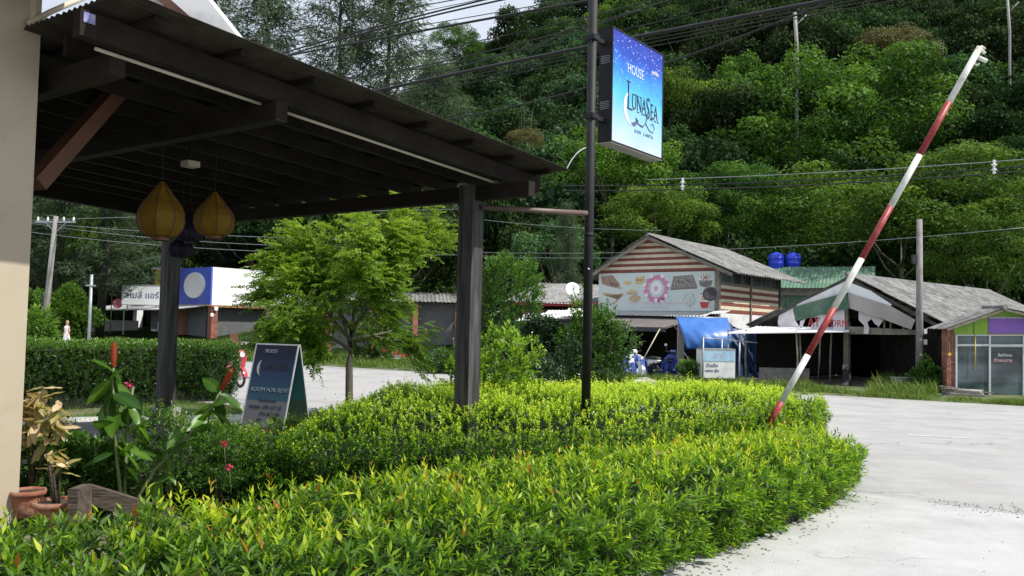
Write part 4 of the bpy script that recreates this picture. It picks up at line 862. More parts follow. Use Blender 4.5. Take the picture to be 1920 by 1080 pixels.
# ================================================================ MOTORBIKES
def motorbike(label, loc, rz, paint, full=True, group=None):
    t = thing('motor_scooter', label, 'scooter', loc, rz, group)       # front towards +x
    for x in (-.60, .60):
        b = MB(); b.lathe([(.245, -.035), (.27, -.02), (.275, 0), (.27, .02), (.245, .035), (.205, .03), (.205, -.03), (.245, -.035)], (0, 0, 0), 26); w_ = b.build('wheel', M['rubber'], t, smooth=True); w_.data.transform(Matrix.Translation((x, 0, .275)) @ Matrix.Rotation(PI/2, 4, 'X'))
        h = MB(); h.tube([(x, -.05, .275), (x, .05, .275)], .055, 12)
        for k in range(8): a = 2*PI*k/8; h.tube([(x, 0, .275), (x+.20*math.cos(a), 0, .275+.20*math.sin(a))], .006, 5)
        h.tube([(x, -.02, .275+0)]+[(x, -.021, .275)], .01, 5); h.build('rim', M['chrome'], w_, smooth=True)
    b = MB()
    b.prism([(-.86, -.09, .66), (-.80, -.09, .76), (-.15, -.09, .72), (.02, -.09, .50), (.30, -.09, .42), (.42, -.09, .55), (.50, -.09, .86), (.56, -.09, .86), (.50, -.09, .42), (.36, -.09, .28), (.05, -.09, .30), (-.25, -.09, .38), (-.45, -.09, .55), (-.78, -.09, .58)], (0, .18, 0)); b.build('body', paint, t)
    b = MB(); b.prism([(.44, -.20, .50), (.54, -.17, .88), (.56, -.17, .88), (.47, -.20, .50), (.38, -.18, .26), (.36, -.18, .26)], (0, .38, 0)); b.build('leg_shield', paint, t)
    b = MB()
    for i in range(9):
        a = .35+i*.26; b.box((0, 0, 0), (0, 0, 0)) if False else None
    V = []; n = 10
    for i in range(n+1):
        a = .1+2.3*i/n
        for yy in (-.06, 0, .06): V.append((.60+.31*math.cos(a), yy, .275+.31*math.sin(a)+(.02 if yy == 0 else 0)))
    b.add(V, [(i*3+j, i*3+j+1, (i+1)*3+j+1, (i+1)*3+j) for i in range(n) for j in range(2)]); b.build('front_mudguard', paint, t, smooth=True)
    MB().prism([(-.88, -.11, .74), (-.80, -.11, .80), (-.45, -.11, .82), (-.10, -.11, .76), (-.10, -.11, .70), (-.80, -.11, .70)], (0, .22, 0)).build('seat', M['rubber'], t)
    b = MB(); b.tube([(.60, 0, .30), (.52, 0, .92)], .028, 8); b.build('fork', M['chrome'], t, smooth=True)
    b = MB(); b.tube([(.44, -.32, 1.0), (.50, -.14, .96), (.52, 0, .94), (.50, .14, .96), (.44, .32, 1.0)], .016, 8); b.build('handlebar', M['rubber'], t, smooth=True)
    MB().prism([(.44, -.10, .86), (.42, -.10, .98), (.50, -.10, 1.05), (.62, -.10, 1.0), (.66, -.10, .92), (.60, -.10, .84)], (0, .20, 0)).build('headset', paint, t)
    MB().disc((.645, 0, .935), (1, 0, .2), .075, .02, 16).build('headlight', M['porcelain'], t)
    for s in (-1, 1):
        b = MB(); b.tube([(.46, s*.22, .98), (.42, s*.26, 1.13), (.40, s*.28, 1.20)], .007, 6); b.disc((.40, s*.28, 1.25), (-1, 0, .1), .055, .015, 14); b.build('mirror', M['chrome'] if s > 0 else M['rubber'], t)
    b = MB(); b.box((-.28, -.12, .20), (.05, .12, .40)); b.tube([(.0, -.14, .24), (-.35, -.15, .24), (-.85, -.16, .32)], [.02, .035, .04], 10); b.build('engine', M['galv'], t)
    b = MB(); b.tube([(-.60, -.08, .275), (-.2, -.08, .30)], .02, 6); b.tube([(-.60, .10, .275), (-.66, .10, .62)], .02, 6); b.build('swing_arm', M['rubber'], t)
    return t
g_ = G(440, 731); motorbike('red motor scooter parked behind the folding sign board', (g_.x-.50, 24.5, .01), -.75, M['scooter'])
gb_ = 'motorbikes parked on the far verge'
motorbike('red and white motorbike half hidden on the far verge', (X(752, 40), 39.6, .05), .3, M['scooter'], group=gb_)
motorbike('blue grey motorbike on the far verge beside the pergola post', (X(838, 36), 36.2, .05), .5, mat('blue_grey_paint', (.22, .28, .38), (.18, .23, .32), 3, .3), group=gb_)
motorbike('pale motorbike with blue cover under the brown awning', (X(1205, 33.5), 33.3, .05), 2.2, M['cleanwhite'], group=gb_)
motorbike('dark blue motorbike beside the pale one under the awning', (X(1258, 34), 33.8, .05), 1.3, M['tarpdark'], group=gb_)
# crumpled covers on the motorbikes
def cover(label, c, r, m, seed):
    t = thing('cloth_cover', label, 'cover', (c[0], c[1], 0)); b = MB()
    b.lathe([(r*1.0, .12), (r*1.02, .35), (r*.92, .58), (r*.72, .76), (r*.35, .88), (.01, .92)], (0, 0, c[2]), 26, lambda k, n, z: 1+.14*math.sin(k*1.7+seed+z*5)+.08*math.sin(k*3.9+z*9)); b.build('cloth', m, t)
cover('crumpled blue and white cover over the pale motorbike', (X(1190, 33.4), 33.2, .02), .50, mat('blue_white_cloth', (.03, .07, .28), (.65, .67, .7), 2.6, .6, .4, 5, lo=.52, hi=.56), 1)
cover('bright blue cover over the dark motorbike by the concrete post', (X(1256, 33.6), 33.4, .02), .34, mat('blue_cloth', (.02, .06, .45), (.01, .02, .09), 3, .6, .3, 6, lo=.5, hi=.6), 4)

# ================================================================ WOMAN
def person(loc):
    t = thing('person', 'woman in a sleeveless pale dress standing beyond the clipped hedge at far left', 'person', loc, -.5)
    me = bpy.data.meshes.new('body')
    J = {'pel': (0, 0, .90, .125), 'wst': (0, 0, 1.06, .10), 'chs': (0, 0, 1.26, .115), 'nck': (0, 0, 1.42, .045), 'hd0': (0, 0, 1.50, .07), 'hd1': (0, .0, 1.60, .075),
         'shl': (-.15, 0, 1.36, .042), 'ell': (-.20, .02, 1.12, .032), 'wrl': (-.17, -.10, .92, .024), 'hnl': (-.16, -.13, .85, .025),
         'shr': (.15, 0, 1.36, .042), 'elr': (.21, .03, 1.12, .032), 'wrr': (.20, -.08, .90, .024), 'hnr': (.20, -.11, .83, .025),
         'hpl': (-.09, 0, .84, .085), 'knl': (-.09, -.01, .47, .055), 'anl': (-.09, .02, .09, .035), 'tol': (-.09, -.13, .04, .028),
         'hpr': (.09, 0, .84, .085), 'knr': (.09, -.01, .47, .055), 'anr': (.09, .02, .09, .035), 'tor': (.09, -.13, .04, .028)}
    E = [('pel', 'wst'), ('wst', 'chs'), ('chs', 'nck'), ('nck', 'hd0'), ('hd0', 'hd1'), ('chs', 'shl'), ('shl', 'ell'), ('ell', 'wrl'), ('wrl', 'hnl'), ('chs', 'shr'), ('shr', 'elr'), ('elr', 'wrr'), ('wrr', 'hnr'), ('pel', 'hpl'), ('hpl', 'knl'), ('knl', 'anl'), ('anl', 'tol'), ('pel', 'hpr'), ('hpr', 'knr'), ('knr', 'anr'), ('anr', 'tor')]
    ks_ = list(J); me.from_pydata([J[k][:3] for k in ks_], [(ks_.index(a), ks_.index(b)) for a, b in E], [])
    me.materials.append(M['skin']); o = link('body', me, t); md = o.modifiers.new('skin', 'SKIN'); o.modifiers.new('sub', 'SUBSURF').levels = 2; o.modifiers['sub'].render_levels = 2
    for i, k in enumerate(ks_): v = me.skin_vertices[0].data[i]; v.radius = (J[k][3],)*2; v.use_root = (k == 'pel')
    MB().lathe([(.07, 1.40), (.15, 1.36), (.150, 1.24), (.115, 1.07), (.15, .92), (.19, .72), (.235, .50), (.24, .46), (.225, .47)], (0, 0, 0), 22, lambda k, n, z: (1.0+.05*math.sin(k*2.1)*(z < .8))*(1.1 if k % 11 in (0, 1, 10) else .92)).build('dress', M['dress'], t, smooth=True)
    MB().lathe([(.001, 1.70), (.05, 1.685), (.085, 1.63), (.088, 1.56), (.07, 1.47), (.05, 1.44)], (0, .018, 0), 14).build('hair', mat('fair_hair', (.40, .28, .16), (.3, .2, .1), 20, .7), t, smooth=True)
person((X(125, 47), 47, 0))

# ================================================================ LEFT SHOP ROW
sa = math.atan2(.772, .636); so_ = Vector((X(395, 60), 60, 0))
ls = thing('shop_row', 'low shop building with white and blue fascia and closed grey shutters', 'building', so_, sa)
MB().box((.3, 1.2, 0), (16, 9, 3.0)).build('wall', M['shutter'], ls)
MB().box((0, 0, 2.95), (9.6, .12, 5.62)).build('white_fascia', M['cleanwhite'], ls)
MB().box((-.12, -.0, 2.95), (-.005, 4.25, 5.62)).build('blue_fascia', M['blue'], ls)
MB().box((-.17, -.02, 2.88), (-.12, 4.3, 2.95)).build('trim', M['yellowsign'], ls)
MB().box((-.17, 4.25, 2.9), (-.0, 4.33, 5.64)).build('trim', M['orange_pillar'], ls)
MB().box((-.1, -.15, 2.80), (16, .4, 2.945)).build('gutter', M['orange_pillar'], ls)
MB().box((9.6, -.1, 2.95), (16, 9, 3.1)).build('roof', M['fibrecement'], ls)
MB().box((.0, .13, 3.0), (9.5, 9, 3.12)).build('roof', M['tin'], ls)
e = MB().disc((-.125, 2.05, 4.35), (-1, 0, 0), 1.35, .12, 28, .92); e.build('white_oval', M['cleanwhite'], ls)
for x in (.0, 4.6, 9.3, 12.6):
    pil = MB().box((x, -.02, 0), (x+.48, .45, 2.8)); po_ = pil.build('pillar', M['brick'] if x in (0., 9.3) else M['orange_pillar'], ls)
    if x == 0.:
        for k in range(34):
            for s in (0, 1): MB().box((.004+s*.245-(k % 2)*.0, -.032, .01+k*.082), (.235+s*.245, -.021, .08+k*.082)).build('brick', M['brick'], ls)
MB().box((-.0, 3.9, 0), (.3, 4.3, 2.8)).build('pillar', M['orange_pillar'], ls)
for i, (x0, x1) in enumerate(((.5, 4.58), (5.1, 9.28), (9.8, 12.58), (13.1, 15.9))):
    s = MB()
    for k in range(26): s.box((x0, .62+(k % 2)*.012, .05+k*.105), (x1, .66, .05+k*.105+.10))
    s.build('roller_shutter', M['shutter'], ls)
s = MB(); [s.box((.62+(k % 2)*.012, .5, .05+k*.105), (.66, 3.88, .05+k*.105+.10)) for k in range(26)]; s.build('roller_shutter', M['shutter'], ls)
text('เพื่อนคุณ', .42, M['inkblue'], ls, (-.125, 2.2, 3.22), rot=(PI/2, 0, -PI/2))
text('86', .5, M['ink'], ls, (4.55, -.006, 4.35))
text('ช่าง', .5, M['ink'], ls, (-.25, 3.1, 4.0), rot=(PI/2, 0, -PI/2)) if False else None
MB().disc((-.02, -.10, 2.25), (0, -1, 0), .14, .05, 14).build('lamp', M['porcelain'], ls)
MB().disc((.25, -.14, 2.70), (0, -1, 0), .16, .05, 14).build('lamp', M['porcelain'], ls)
# left workshop wing
lw = thing('workshop', 'air conditioning workshop under a white lean-to roof with a white sign', 'building', so_, sa)
def lp(px, py, Y): return MW[lw.name].inverted() @ P(px, py, Y)
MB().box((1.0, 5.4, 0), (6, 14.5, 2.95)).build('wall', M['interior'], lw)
MB().box((.6, 5.2, 0), (.95, 5.9, 2.9)).build('pillar', M['orange_pillar'], lw); MB().box((.3, 11.2, 0), (.8, 11.8, 2.9)).build('pillar', M['cleanwhite'], lw)
V = [(.4, .3, 2.95), (.4, 14.6, 2.95), (-2.4, 14.2, 2.42), (-2.2, 2.2, 2.50)]
MB().prism([Vector(v) for v in V], (0, 0, .07)).build('lean_to_roof', M['tin'], lw)
for y in (2.4, 8.3, 14.0): MB().tube([(-2.15, y, 0), (-2.15, y, 2.44)], .045, 8).build('post', M['galv'], lw)
wc = P(265, 571, 62); ws = thing('workshop_sign', 'white sign board with blue Thai lettering above the lean-to roof', 'sign', wc, .08)
MB().box((-1.36, 0, 0), (1.36, .22, 1.40)).build('sign_board', M['cleanwhite'], ws)
fr2 = MB()
for z in (-.06, 1.4005): MB().box((-1.42, -.03, z), (1.42, .25, z+.06)).build('frame_rail', M['galv'], ws)
for x in (-1.42, 1.3605): MB().box((x, -.03, 0), (x+.06, .25, 1.40)).build('frame_rail', M['galv'], ws)
for x in (-1.0, 1.0): MB().box((x-.03, .05, -.45), (x+.03, .12, -.0605)).build('leg', M['galv'], ws)
text('สไมล์ แอร์', .62, M['inkblue'], ws, (0, -.006, .66), off=.006)
MB().box((.3, 6.3, 4.4), (.5, 8.6, 5.6)).build('yellow_board', M['yellowsign'], lw)
MB().box((.0, 6.2, 5.68), (.5, 8.7, 5.80)).build('light_bar', M['cleanwhite'], lw)
text('แอร์ บ้าน', .42, M['ink'], lw, (.29, 7.2, 4.75), rot=(PI/2, 0, -PI/2))
for y, h in ((6.6, 1.7), (7.6, 1.1), (8.6, .9), (9.8, .8)): 
    b = MB(); b.box((.0, y, 0), (.7, y+.75, h)); b.box((-.03, y+.08, h*.25), (-.002, y+.67, h*.8)); b.build('appliance_casing', M['cleanwhite'], lw)
def dish(label, c, r, m, nv, mast=.5, arm=True, mz=None):
    t = thing('satellite_dish', label, 'satellite dish', c); nv = Vector(nv).normalized(); R3 = nv.to_track_quat('Z', 'Y').to_matrix().to_4x4()
    b = MB(); b.lathe([(.001, -.18*r), (.4*r, -.15*r), (.75*r, -.06*r), (r, .06*r), (r*1.0, .09*r), (.72*r, -.03*r), (.001, -.14*r)], (0, 0, 0), 26); o = b.build('reflector', m, t, smooth=True); o.data.transform(R3)
    b = MB(); b.tube([R3 @ Vector((0, -r*.95, .05*r)), R3 @ Vector((0, -.1*r, .75*r))], .018*r/.5+.004, 6); b.tube([R3 @ Vector((0, -.14*r, .68*r)), R3 @ Vector((0, -.04*r, .86*r))], .07*r, 8); b.build('feed_arm', M['rubber'], t)
    MB().tube([-nv*.16*r, -nv*.3*r-Vector((0, 0, .3*r)), -nv*.3*r-Vector((0, 0, mast))], .028, 8).build('mast', M['galv'], t)
dish('faded pink satellite dish at the end of the workshop roof', P(221, 569, 62), .36, mat('faded_pink_paint', (.62, .18, .24), (.55, .15, .2), 3, .6), (.1, -1, .2), .35)

# far wall, chair and bench by the shops
t = thing('garden_wall', 'long low grey wall beyond the small road sign post', 'wall', (X(180, 66), 66, 0)); b = MB(); b.box((-5, 0, 0), (3.2, .15, 1.7)); b.build('masonry', M['footing'], t)
t = thing('wooden_chair', 'brown chair standing before the grey shop shutters', 'chair', (X(441, 55), 55, 0), .6)
MB().box((-.28, -.25, .42), (.28, .25, .48)).build('seat', M['wood_brown'], t); MB().box((-.28, .2, .48), (.28, .26, 1.05)).build('backrest', M['wood_brown'], t)
for x in (-.25, .2):
    for y in (-.22, .2): MB().box((x, y, 0), (x+.05, y+.05, .42)).build('leg', M['wood_brown'], t)
t = thing('bench', 'grey bench beneath the terracotta pillar of the shops', 'bench', (X(470, 57), 57, 0), .8)
MB().box((-1, -.2, .42), (1, .2, .50)).build('seat', M['footing'], t)
for x in (-.8, .6): MB().box((x, -.18, 0), (x+.2, .18, .42)).build('leg', M['footing'], t)

# ================================================================ POLES
def upole(label, x, y, h, r, arms=False, m=None, lean=0, name='utility_pole'):
    t = thing(name, label, 'pole', (x, y, 0)); MB().tube([(0, 0, 0), (lean*h, 0, h)], [r, r*.72], 10).build('shaft', m or M['utilpole'], t, smooth=True)
    if arms:
        b = MB(); b.bar((-1.1+lean*h, .12, h-.30), (1.1+lean*h, -.12, h-.30), .09, .10); b.build('cross_arm', M['galv'], t)
        for q in (-1, -.45, .45, 1): MB().lathe([(.03, 0), (.06, .04), (.04, .09), (.06, .13), (.03, .2), (.001, .22)], (q+lean*h, -.11*q, h-.25), 10).build('insulator', M['porcelain'], t)
        b = MB(); b.tube([(lean*h-.6, .06, h-.3), (lean*h, 0, h-.9)], .025, 6); b.tube([(lean*h+.6, -.06, h-.3), (lean*h, 0, h-.9)], .025, 6); b.build('strut', M['galv'], t)
    return t
upole('pale leaning power pole with cross arm at the far left', X(80, 45, 1)+.0, 45, 7.2, .17, True, lean=.058)
upole('grey power pole seen just left of the near pergola post', X(861, 33.9, 3), 33.9, 7.4, .12, False)
up_ = upole('grey concrete utility pole with meter boxes before the collapsed shed', X(1724, 28.6, 1), 28.6, 5.8, .125)
for i, z in enumerate((1.95, 1.6)): MB().box((.11, -.10, z), (.21, .06, z+.17)).build('meter_box', M['porcelain'], up_)
for i, z in enumerate((1.72, 1.22)): MB().box((-.06, -.135, z), (.03, -.126, z+.08)).build('sticker', M['pipe'], up_)
MB().box((-.25, -.05, 4.3), (-.13, .05, 4.6)).build('bracket', M['rubber'], up_)
t = thing('sign_post', 'short galvanised post with a cross bar beyond the clipped hedge', 'post', (X(167, 42), 42, 0))
MB().tube([(0, 0, 0), (0, 0, 4.0)], .075, 10).build('shaft', M['galv'], t, smooth=True); MB().box((-.24, -.08, 3.42), (.24, -.02, 3.49)).build('cross_bar', M['galv'], t)
t = thing('street_pipe', 'thin grey post rising behind the round topiary in front of the shops', 'post', (X(501, 46), 46, 0)); MB().tube([(0, 0, 0), (0, 0, 3.4)], .085, 8).build('shaft', M['utilpole'], t, smooth=True)
t = thing('guy_post', 'thin black stay rod beside the leaning pole', 'post', (X(79, 40), 40, 0)); MB().tube([(0, 0, 0), (-.1, 0, 3.0)], .04, 6).build('shaft', M['black_metal'], t)

# ================================================================ BAKERY HOUSE
ha = math.atan2(-.61, .79); K = Vector((X(1345, 36), 36, 0)); ho = K-Vector((.79, -.61, 0))*5.95
bh = thing('bakery_house', 'two storey house with cream and brown striped boards under a grey gable roof', 'building', ho, ha)
def hl(px, py, Y): return MW[bh.name].inverted() @ P(px, py, Y)
WX, EZ, AXX, AZ, DP = 5.95, 4.48, 2.75, 6.02, 8.2
MB().prism([(0, .06, 0), (WX, .06, 0), (WX, .06, EZ), (AXX, .06, AZ-.05), (0, .06, EZ)], (0, .05, 0)).build('gable_wall', M['interior'], bh)
def gx(z): t = (z-EZ)/(AZ-EZ); return (0+AXX*t if t > 0 else 0, WX-(WX-AXX)*t if t > 0 else WX)
k = 0; z = EZ-.02
while z < AZ-.06:
    z1 = min(z+.128, AZ-.06); a0, a1 = gx(z); b0_, b1_ = gx(z1)
    MB().prism([(a0, .058, z), (a1, .058, z), (b1_, .058, z1), (b0_, .058, z1)], (0, -.03-.004*(k % 2), 0)).build('board', M['stripe_red'] if k % 2 == 0 else M['stripe_cream'], bh)
    z = z1+.002; k += 1
# side wall: boards and window band (local x = WX plane, running in y)
MB().box((WX-.12, .0, 0), (WX-.02, 7.0, EZ)).build('side_wall', M['interior'], bh)
MB().box((WX-.02, .15, 1.5), (WX+.02, 6.9, 2.66)).build('rendered_band', M['white'], bh)
for k in range(8):
    z = 2.68+k*.148; MB().box((WX-.02, .12, z), (WX+.025+.004*(k % 2), 6.92, z+.145)).build('board', M['stripe_red'] if k % 2 == 0 else M['stripe_cream'], bh)
MB().box((WX-.015, .12, 3.88), (WX+.05, 6.92, 3.95)).build('sill', M['timber'], bh)
for i in range(6):
    y = .25+i*1.12; f = MB()
    f.box((WX, y, 3.96), (WX+.04, y+.05, 4.44)); f.box((WX, y+1.03, 3.96), (WX+.04, y+1.08, 4.44)); f.box((WX, y+.05, 4.40), (WX+.04, y+1.03, 4.44)); f.box((WX, y+.05, 3.96), (WX+.04, y+1.03, 4.0))
    w1 = f.build('window', M['timber'], bh); MB().box((WX+.005, y+.05, 4.0), (WX+.012, y+1.03, 4.40)).build('pane', M['glass'], w1)
MB().box((WX+.026, 3.35, 1.5), (WX+.09, 3.47, 4.44)).build('post', M['timber'], bh)
MB().box((WX-.10, -.12, 0), (WX+.10, .04, EZ)).build('corner_post', M['timber'], bh)
MB().box((WX-.05, 6.93, 1.2), (WX+.10, 7.05, EZ)).build('corner_post', M['dark_timber'], bh)
# roof: fibre cement sheets, rows lapped
def gable_roof(par, ax_, az, ex0, ex1, ez0, ez1, y0, y1, m, ncol, pitch, amp, nrow=2, under=M['dark_timber'], sheetname='roof_sheet', jit=.012, skip=()):
    rnd = random.Random(3)
    for side, (ex, ez) in enumerate(((ex0, ez0), (ex1, ez1))):
        d = Vector((ex-ax_, 0, ez-az)); Ld = d.length; d.normalize(); upv = d.cross(Vector((0, 1, 0))); upv = upv if upv.z > 0 else -upv
        for r_ in range(nrow):
            for c in range(ncol):
                if (side, r_, c) in skip: continue
                o_ = Vector((ax_, y0+(y1-y0)*c/ncol-.02, az))+d*(Ld*r_/nrow-.02)+upv*(.02+(nrow-r_)*.018+.006*(c % 2)+rnd.uniform(0, jit))
                corr(sheetname, o_, (0, 1, 0), (y1-y0)/ncol+.05, d, Ld/nrow+.10+rnd.uniform(-.02, .03), upv, pitch, amp, m, par)
    b = MB(); b.tube([(ax_, y0-.05, az+.06), (ax_, (y0+y1)/2, az+.045), (ax_, y1+.05, az+.06)], .085, 8); b.build('ridge_cap', m, par)
gable_roof(bh, AXX, AZ+.02, -.55, WX+.85, EZ-.27, EZ-.16, -.35, DP, M['fibrecement'], 8, .25, .040, 3)
MB().bar((AXX, -.33, AZ-.06), (-.5, -.33, EZ-.33), .05, .14).build('barge_board', M['timber'], bh)
MB().bar((AXX, -.33, AZ-.06), (WX+.75, -.33, EZ-.24), .05, .14).build('barge_board', M['timber'], bh)
# banner
bn = thing('bakery_banner', 'long pale printed banner with cakes and a pink emblem on the house gable', 'banner', ho, ha)
MB().box((.02, .018, 2.72), (5.78, .026, 4.44)).build('sheet', mat('faded_banner', (.60, .68, .66), (.54, .62, .61), 1.5, .6), bn)
def pr(name, poly, m): return MB().prism([(x, .0178, z) for x, z in poly], (0, -.004, 0)).build(name, m, bn)
def el(cx, cz, rx, rz, n=20, a0=0, a1=2*PI): return [(cx+rx*math.cos(a0+(a1-a0)*i/n), cz+rz*math.sin(a0+(a1-a0)*i/n)) for i in range(n+(a1-a0 < 6))]
brn = mat('brown_print', (.27, .18, .14), (.36, .25, .20), 9, .6); tan = mat('tan_print', (.55, .42, .28), (.45, .31, .20), 7, .6); ylw = mat('pale_bun_print', (.62, .50, .28), (.55, .40, .2), 7, .6); blk = mat('dark_cake_print', (.13, .12, .12), (.22, .20, .18), 12, .6); crm = mat('cream_print', (.75, .74, .72), (.66, .64, .6), 8, .6)
pr('print_sliced_bread', [(.15, 4.30), (.75, 4.36), (1.15, 3.95), (1.05, 3.78), (.55, 3.85), (.2, 3.95)], brn)
for i in range(4): pr('print_bread_slice', [(.62+i*.15, 4.02-i*.05), (.68+i*.15, 4.10-i*.05), (.82+i*.15, 3.82-i*.04), (.76+i*.15, 3.78-i*.04)], tan)
pr('print_buns', el(1.55, 3.98, .22, .10), ylw); pr('print_sandwich', [(1.95, 3.92), (2.42, 3.92), (2.42, 4.30), (1.95, 4.24)], ylw); pr('print_sandwich_filling', [(1.97, 4.08), (2.41, 4.10), (2.41, 4.15), (1.97, 4.13)], M['palepink'])
for i in range(5): a = .3+i*.2; pr('print_stick', [(.25+i*.18, 3.58-i*.03), (1.05+i*.07, 3.32+i*.05), (1.08+i*.07, 3.22+i*.05), (.25+i*.18, 3.45-i*.06)], tan)
pr('print_stick', [(.75, 3.05), (1.2, 3.42), (1.27, 3.35), (.85, 2.98)], tan)
pr('print_burger_top', el(1.80, 3.52, .28, .16, 14, 0, PI), ylw); pr('print_burger_bottom', el(1.95, 3.28, .30, .17), tan); pr('print_burger_filling', [(1.52, 3.47), (2.08, 3.47), (2.08, 3.51), (1.52, 3.51)], brn)
# plain ornamental pink wreath emblem
for i in range(13):
    a = 2*PI*i/13; pr('print_wreath', el(3.02+.50*math.cos(a), 3.72+.50*math.sin(a), .13+.03*(i % 2), .12), M['pink'])
for i in range(6):
    a = -2.6+i*.42; pr('print_ribbon', [(3.02+.42*math.cos(a)-.05, 3.62+.42*math.sin(a)), (3.02+.82*math.cos(a), 3.72+.80*math.sin(a)), (3.02+.42*math.cos(a)+.07, 3.66+.42*math.sin(a))], M['pink'])
for i in range(7):
    a = 2*PI*i/7+.2; b_ = pr('print_bubble', el(3.02+.62*math.cos(a), 3.76+.56*math.sin(a), .085, .085, 14), M['cleanwhite']); b_.location.y = -.003
b_ = pr('print_centre', el(3.02, 3.74, .26, .30), M['cleanwhite']); b_.location.y = -.003
b_ = pr('print_centre_flower', el(3.00, 3.72, .10, .12), M['palepink']); b_.location.y = -.006
pr('print_tray_cake', [(3.85, 4.25), (4.78, 4.30), (4.98, 3.78), (3.72, 3.72)], mat('speckled_cake_print', (.36, .34, .31), (.12, .11, .10), 28, .6, lo=.45, hi=.55)); pr('print_tray_edge', [(3.72, 3.72), (4.98, 3.78), (4.96, 3.70), (3.73, 3.64)], blk)
pr('print_cake_side', [(5.06, 4.05), (5.68, 4.05), (5.62, 3.82), (5.35, 3.74), (5.10, 3.82)], blk); pr('print_cake_top', el(5.37, 4.12, .31, .18), crm)
for i in range(9): a = 2*PI*i/9; q_ = pr('print_cherry', el(5.37+.22*math.cos(a), 4.18+.12*math.sin(a), .032, .032, 8), blk); q_.location.y = -.003
q_ = pr('print_cake_heart', el(5.37, 4.17, .13, .07), brn); q_.location.y = -.003
pr('print_cup', [(5.10, 3.12), (5.55, 3.12), (5.47, 2.86), (5.18, 2.86)], M['redink']); pr('print_cup_cream', el(5.33, 3.30, .28, .20), crm)
for i in range(8): a = i*2.4; q_ = pr('print_berry', el(5.33+.2*math.cos(a)*(.4+.6*(i % 2)), 3.38+.14*math.sin(a), .04, .04, 8), M['redink']); q_.location.y = -.003
pr('print_lace_plate', el(4.62, 3.22, .33, .34), mat('lace_print', (.62, .68, .66), (.30, .36, .36), 22, .6, lo=.5, hi=.56))
text('ขนมเค้ก เบเกอรี่ วันเกิด คุกกี้ ขนมปัง', .19, M['palepink'], bn, (3.0, .0165, 3.06)); text('รับทำเค้ก  โทร 083 387', .15, M['palepink'], bn, (3.0, .0165, 2.88))
for q in bn.children_recursive if hasattr(bn, 'children_recursive') else []: pass
# dark mesh dish on the corner, white dish by the low roof
dish('dark mesh satellite dish on the corner of the banner house', P(1332, 551, 35.2), .31, mat('dark_mesh_dish', (.035, .035, .04), (.06, .06, .065), 30, .8), (-.35, -1, .25), .6)
dish('white satellite dish standing on the low grey roof', P(1073, 543, 38), .33, M['cleanwhite'], (.15, -1, .25), .55)

# --- ground floor: awnings, tarp, dark interior
gw = thing('shop_awning', 'long brown fabric awning below the bakery banner', 'awning', ho, ha)
V = [(-3.3, .0, 2.60), (WX-.6, -.1, 2.55), (WX-1.25, -2.3, 1.98), (-2.7, -2.7, 2.02)]
MB().prism([Vector(v) for v in V], (0, 0, .02)).build('fabric', M['awn'], gw)
MB().prism([Vector(V[3]), Vector(V[2]), Vector(V[2])-Vector((0, 0, .17)), Vector(V[3])-Vector((0, 0, .17))], (0, .015, 0)).build('valance', mat('dark_grey_valance', (.06, .06, .075), (.045, .045, .055), 3, .8), gw)
for i in range(6): t_ = i/5; a_ = Vector(V[0]).lerp(Vector(V[1]), t_); b_ = Vector(V[3]).lerp(Vector(V[2]), t_); MB().bar(a_-Vector((0, 0, .02)), b_-Vector((0, 0, .02)), .03, .03).build('rib', M['galv'], gw)
corr('tin_strip', (.1, -.02, 2.72), (1, 0, -.004), WX-.2, (0, -1, -.22), .95, (0, 0, 1), .15, .02, M['tin'], gw)
corr('tin_strip', (WX-.1, -.1, 2.74), (.8, .05, .03), .9, (0, -1, -.2), .7, (0, 0, 1), .15, .02, M['tin'], gw)
wi = thing('shop_interior', 'dark open ground floor behind the brown awning', 'shop front', ho, ha)
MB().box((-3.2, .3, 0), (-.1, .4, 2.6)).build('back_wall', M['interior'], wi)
for x in (-2.6, .4, 2.2): MB().box((x, -.5, 0), (x+.14, -.36, 2.3)).build('post', M['dark_timber'], wi)
MB().box((-1.6, .1, .9), (-.9, .2, 2.0)).build('striped_panel', M['stripe_cream'], wi)
for z in (1.1, 1.35, 1.6, 1.85): MB().box((-1.62, .06, z), (-.88, .098, z+.1)).build('slat', M['stripe_red'], wi)
t = thing('concrete_post', 'square pale concrete post holding the blue tarpaulin', 'post', (X(1276, 33), 33, 0)); MB().box((-.12, -.1, 0), (.12, .1, 2.15)).build('shaft', M['footing'], t)
# tarp: billowing sheet hung from a rail
def tarp(name, label, pl_, pr_, pbl, pbr, m, seed, nf=22, nz_=14, belly=.35, wr=.03):
    t = thing(name, label, 'tarpaulin', pl_); b = MB(); V = []; rnd = random.Random(seed)
    for j in range(nz_+1):
        v = j/nz_
        for i in range(nf+1):
            u = i/nf; a = pl_.lerp(pr_, u); c = pbl.lerp(pbr, u); p = a.lerp(c, v)
            p = p+Vector((0, -belly*math.sin(PI*v*.9)*(.6+.4*math.sin(PI*u)), 0))+Vector((wr*math.sin(u*17+v*6+seed), wr*1.2*math.sin(u*23-v*9+seed)*(.3+v), wr*.8*math.sin(u*11+seed)*v)); V.append(p)
    b.add(V, [(j*(nf+1)+i, j*(nf+1)+i+1, (j+1)*(nf+1)+i+1, (j+1)*(nf+1)+i) for j in range(nz_) for i in range(nf)])
    o = b.build('sheet', m, t, True, True); s_ = o.modifiers.new('s', 'SOLIDIFY'); s_.thickness = .01
    tube('rail', [pl_, pr_], .025, M['galv'], t, True); return t
tarp('blue_tarpaulin', 'bright blue tarpaulin bellying down beside the concrete post', P(1266, 594, 33.2), P(1364, 596, 33.4), P(1286, 655, 32.4), P(1370, 655, 32.6), M['tarp'], 1, belly=.55, wr=.012)
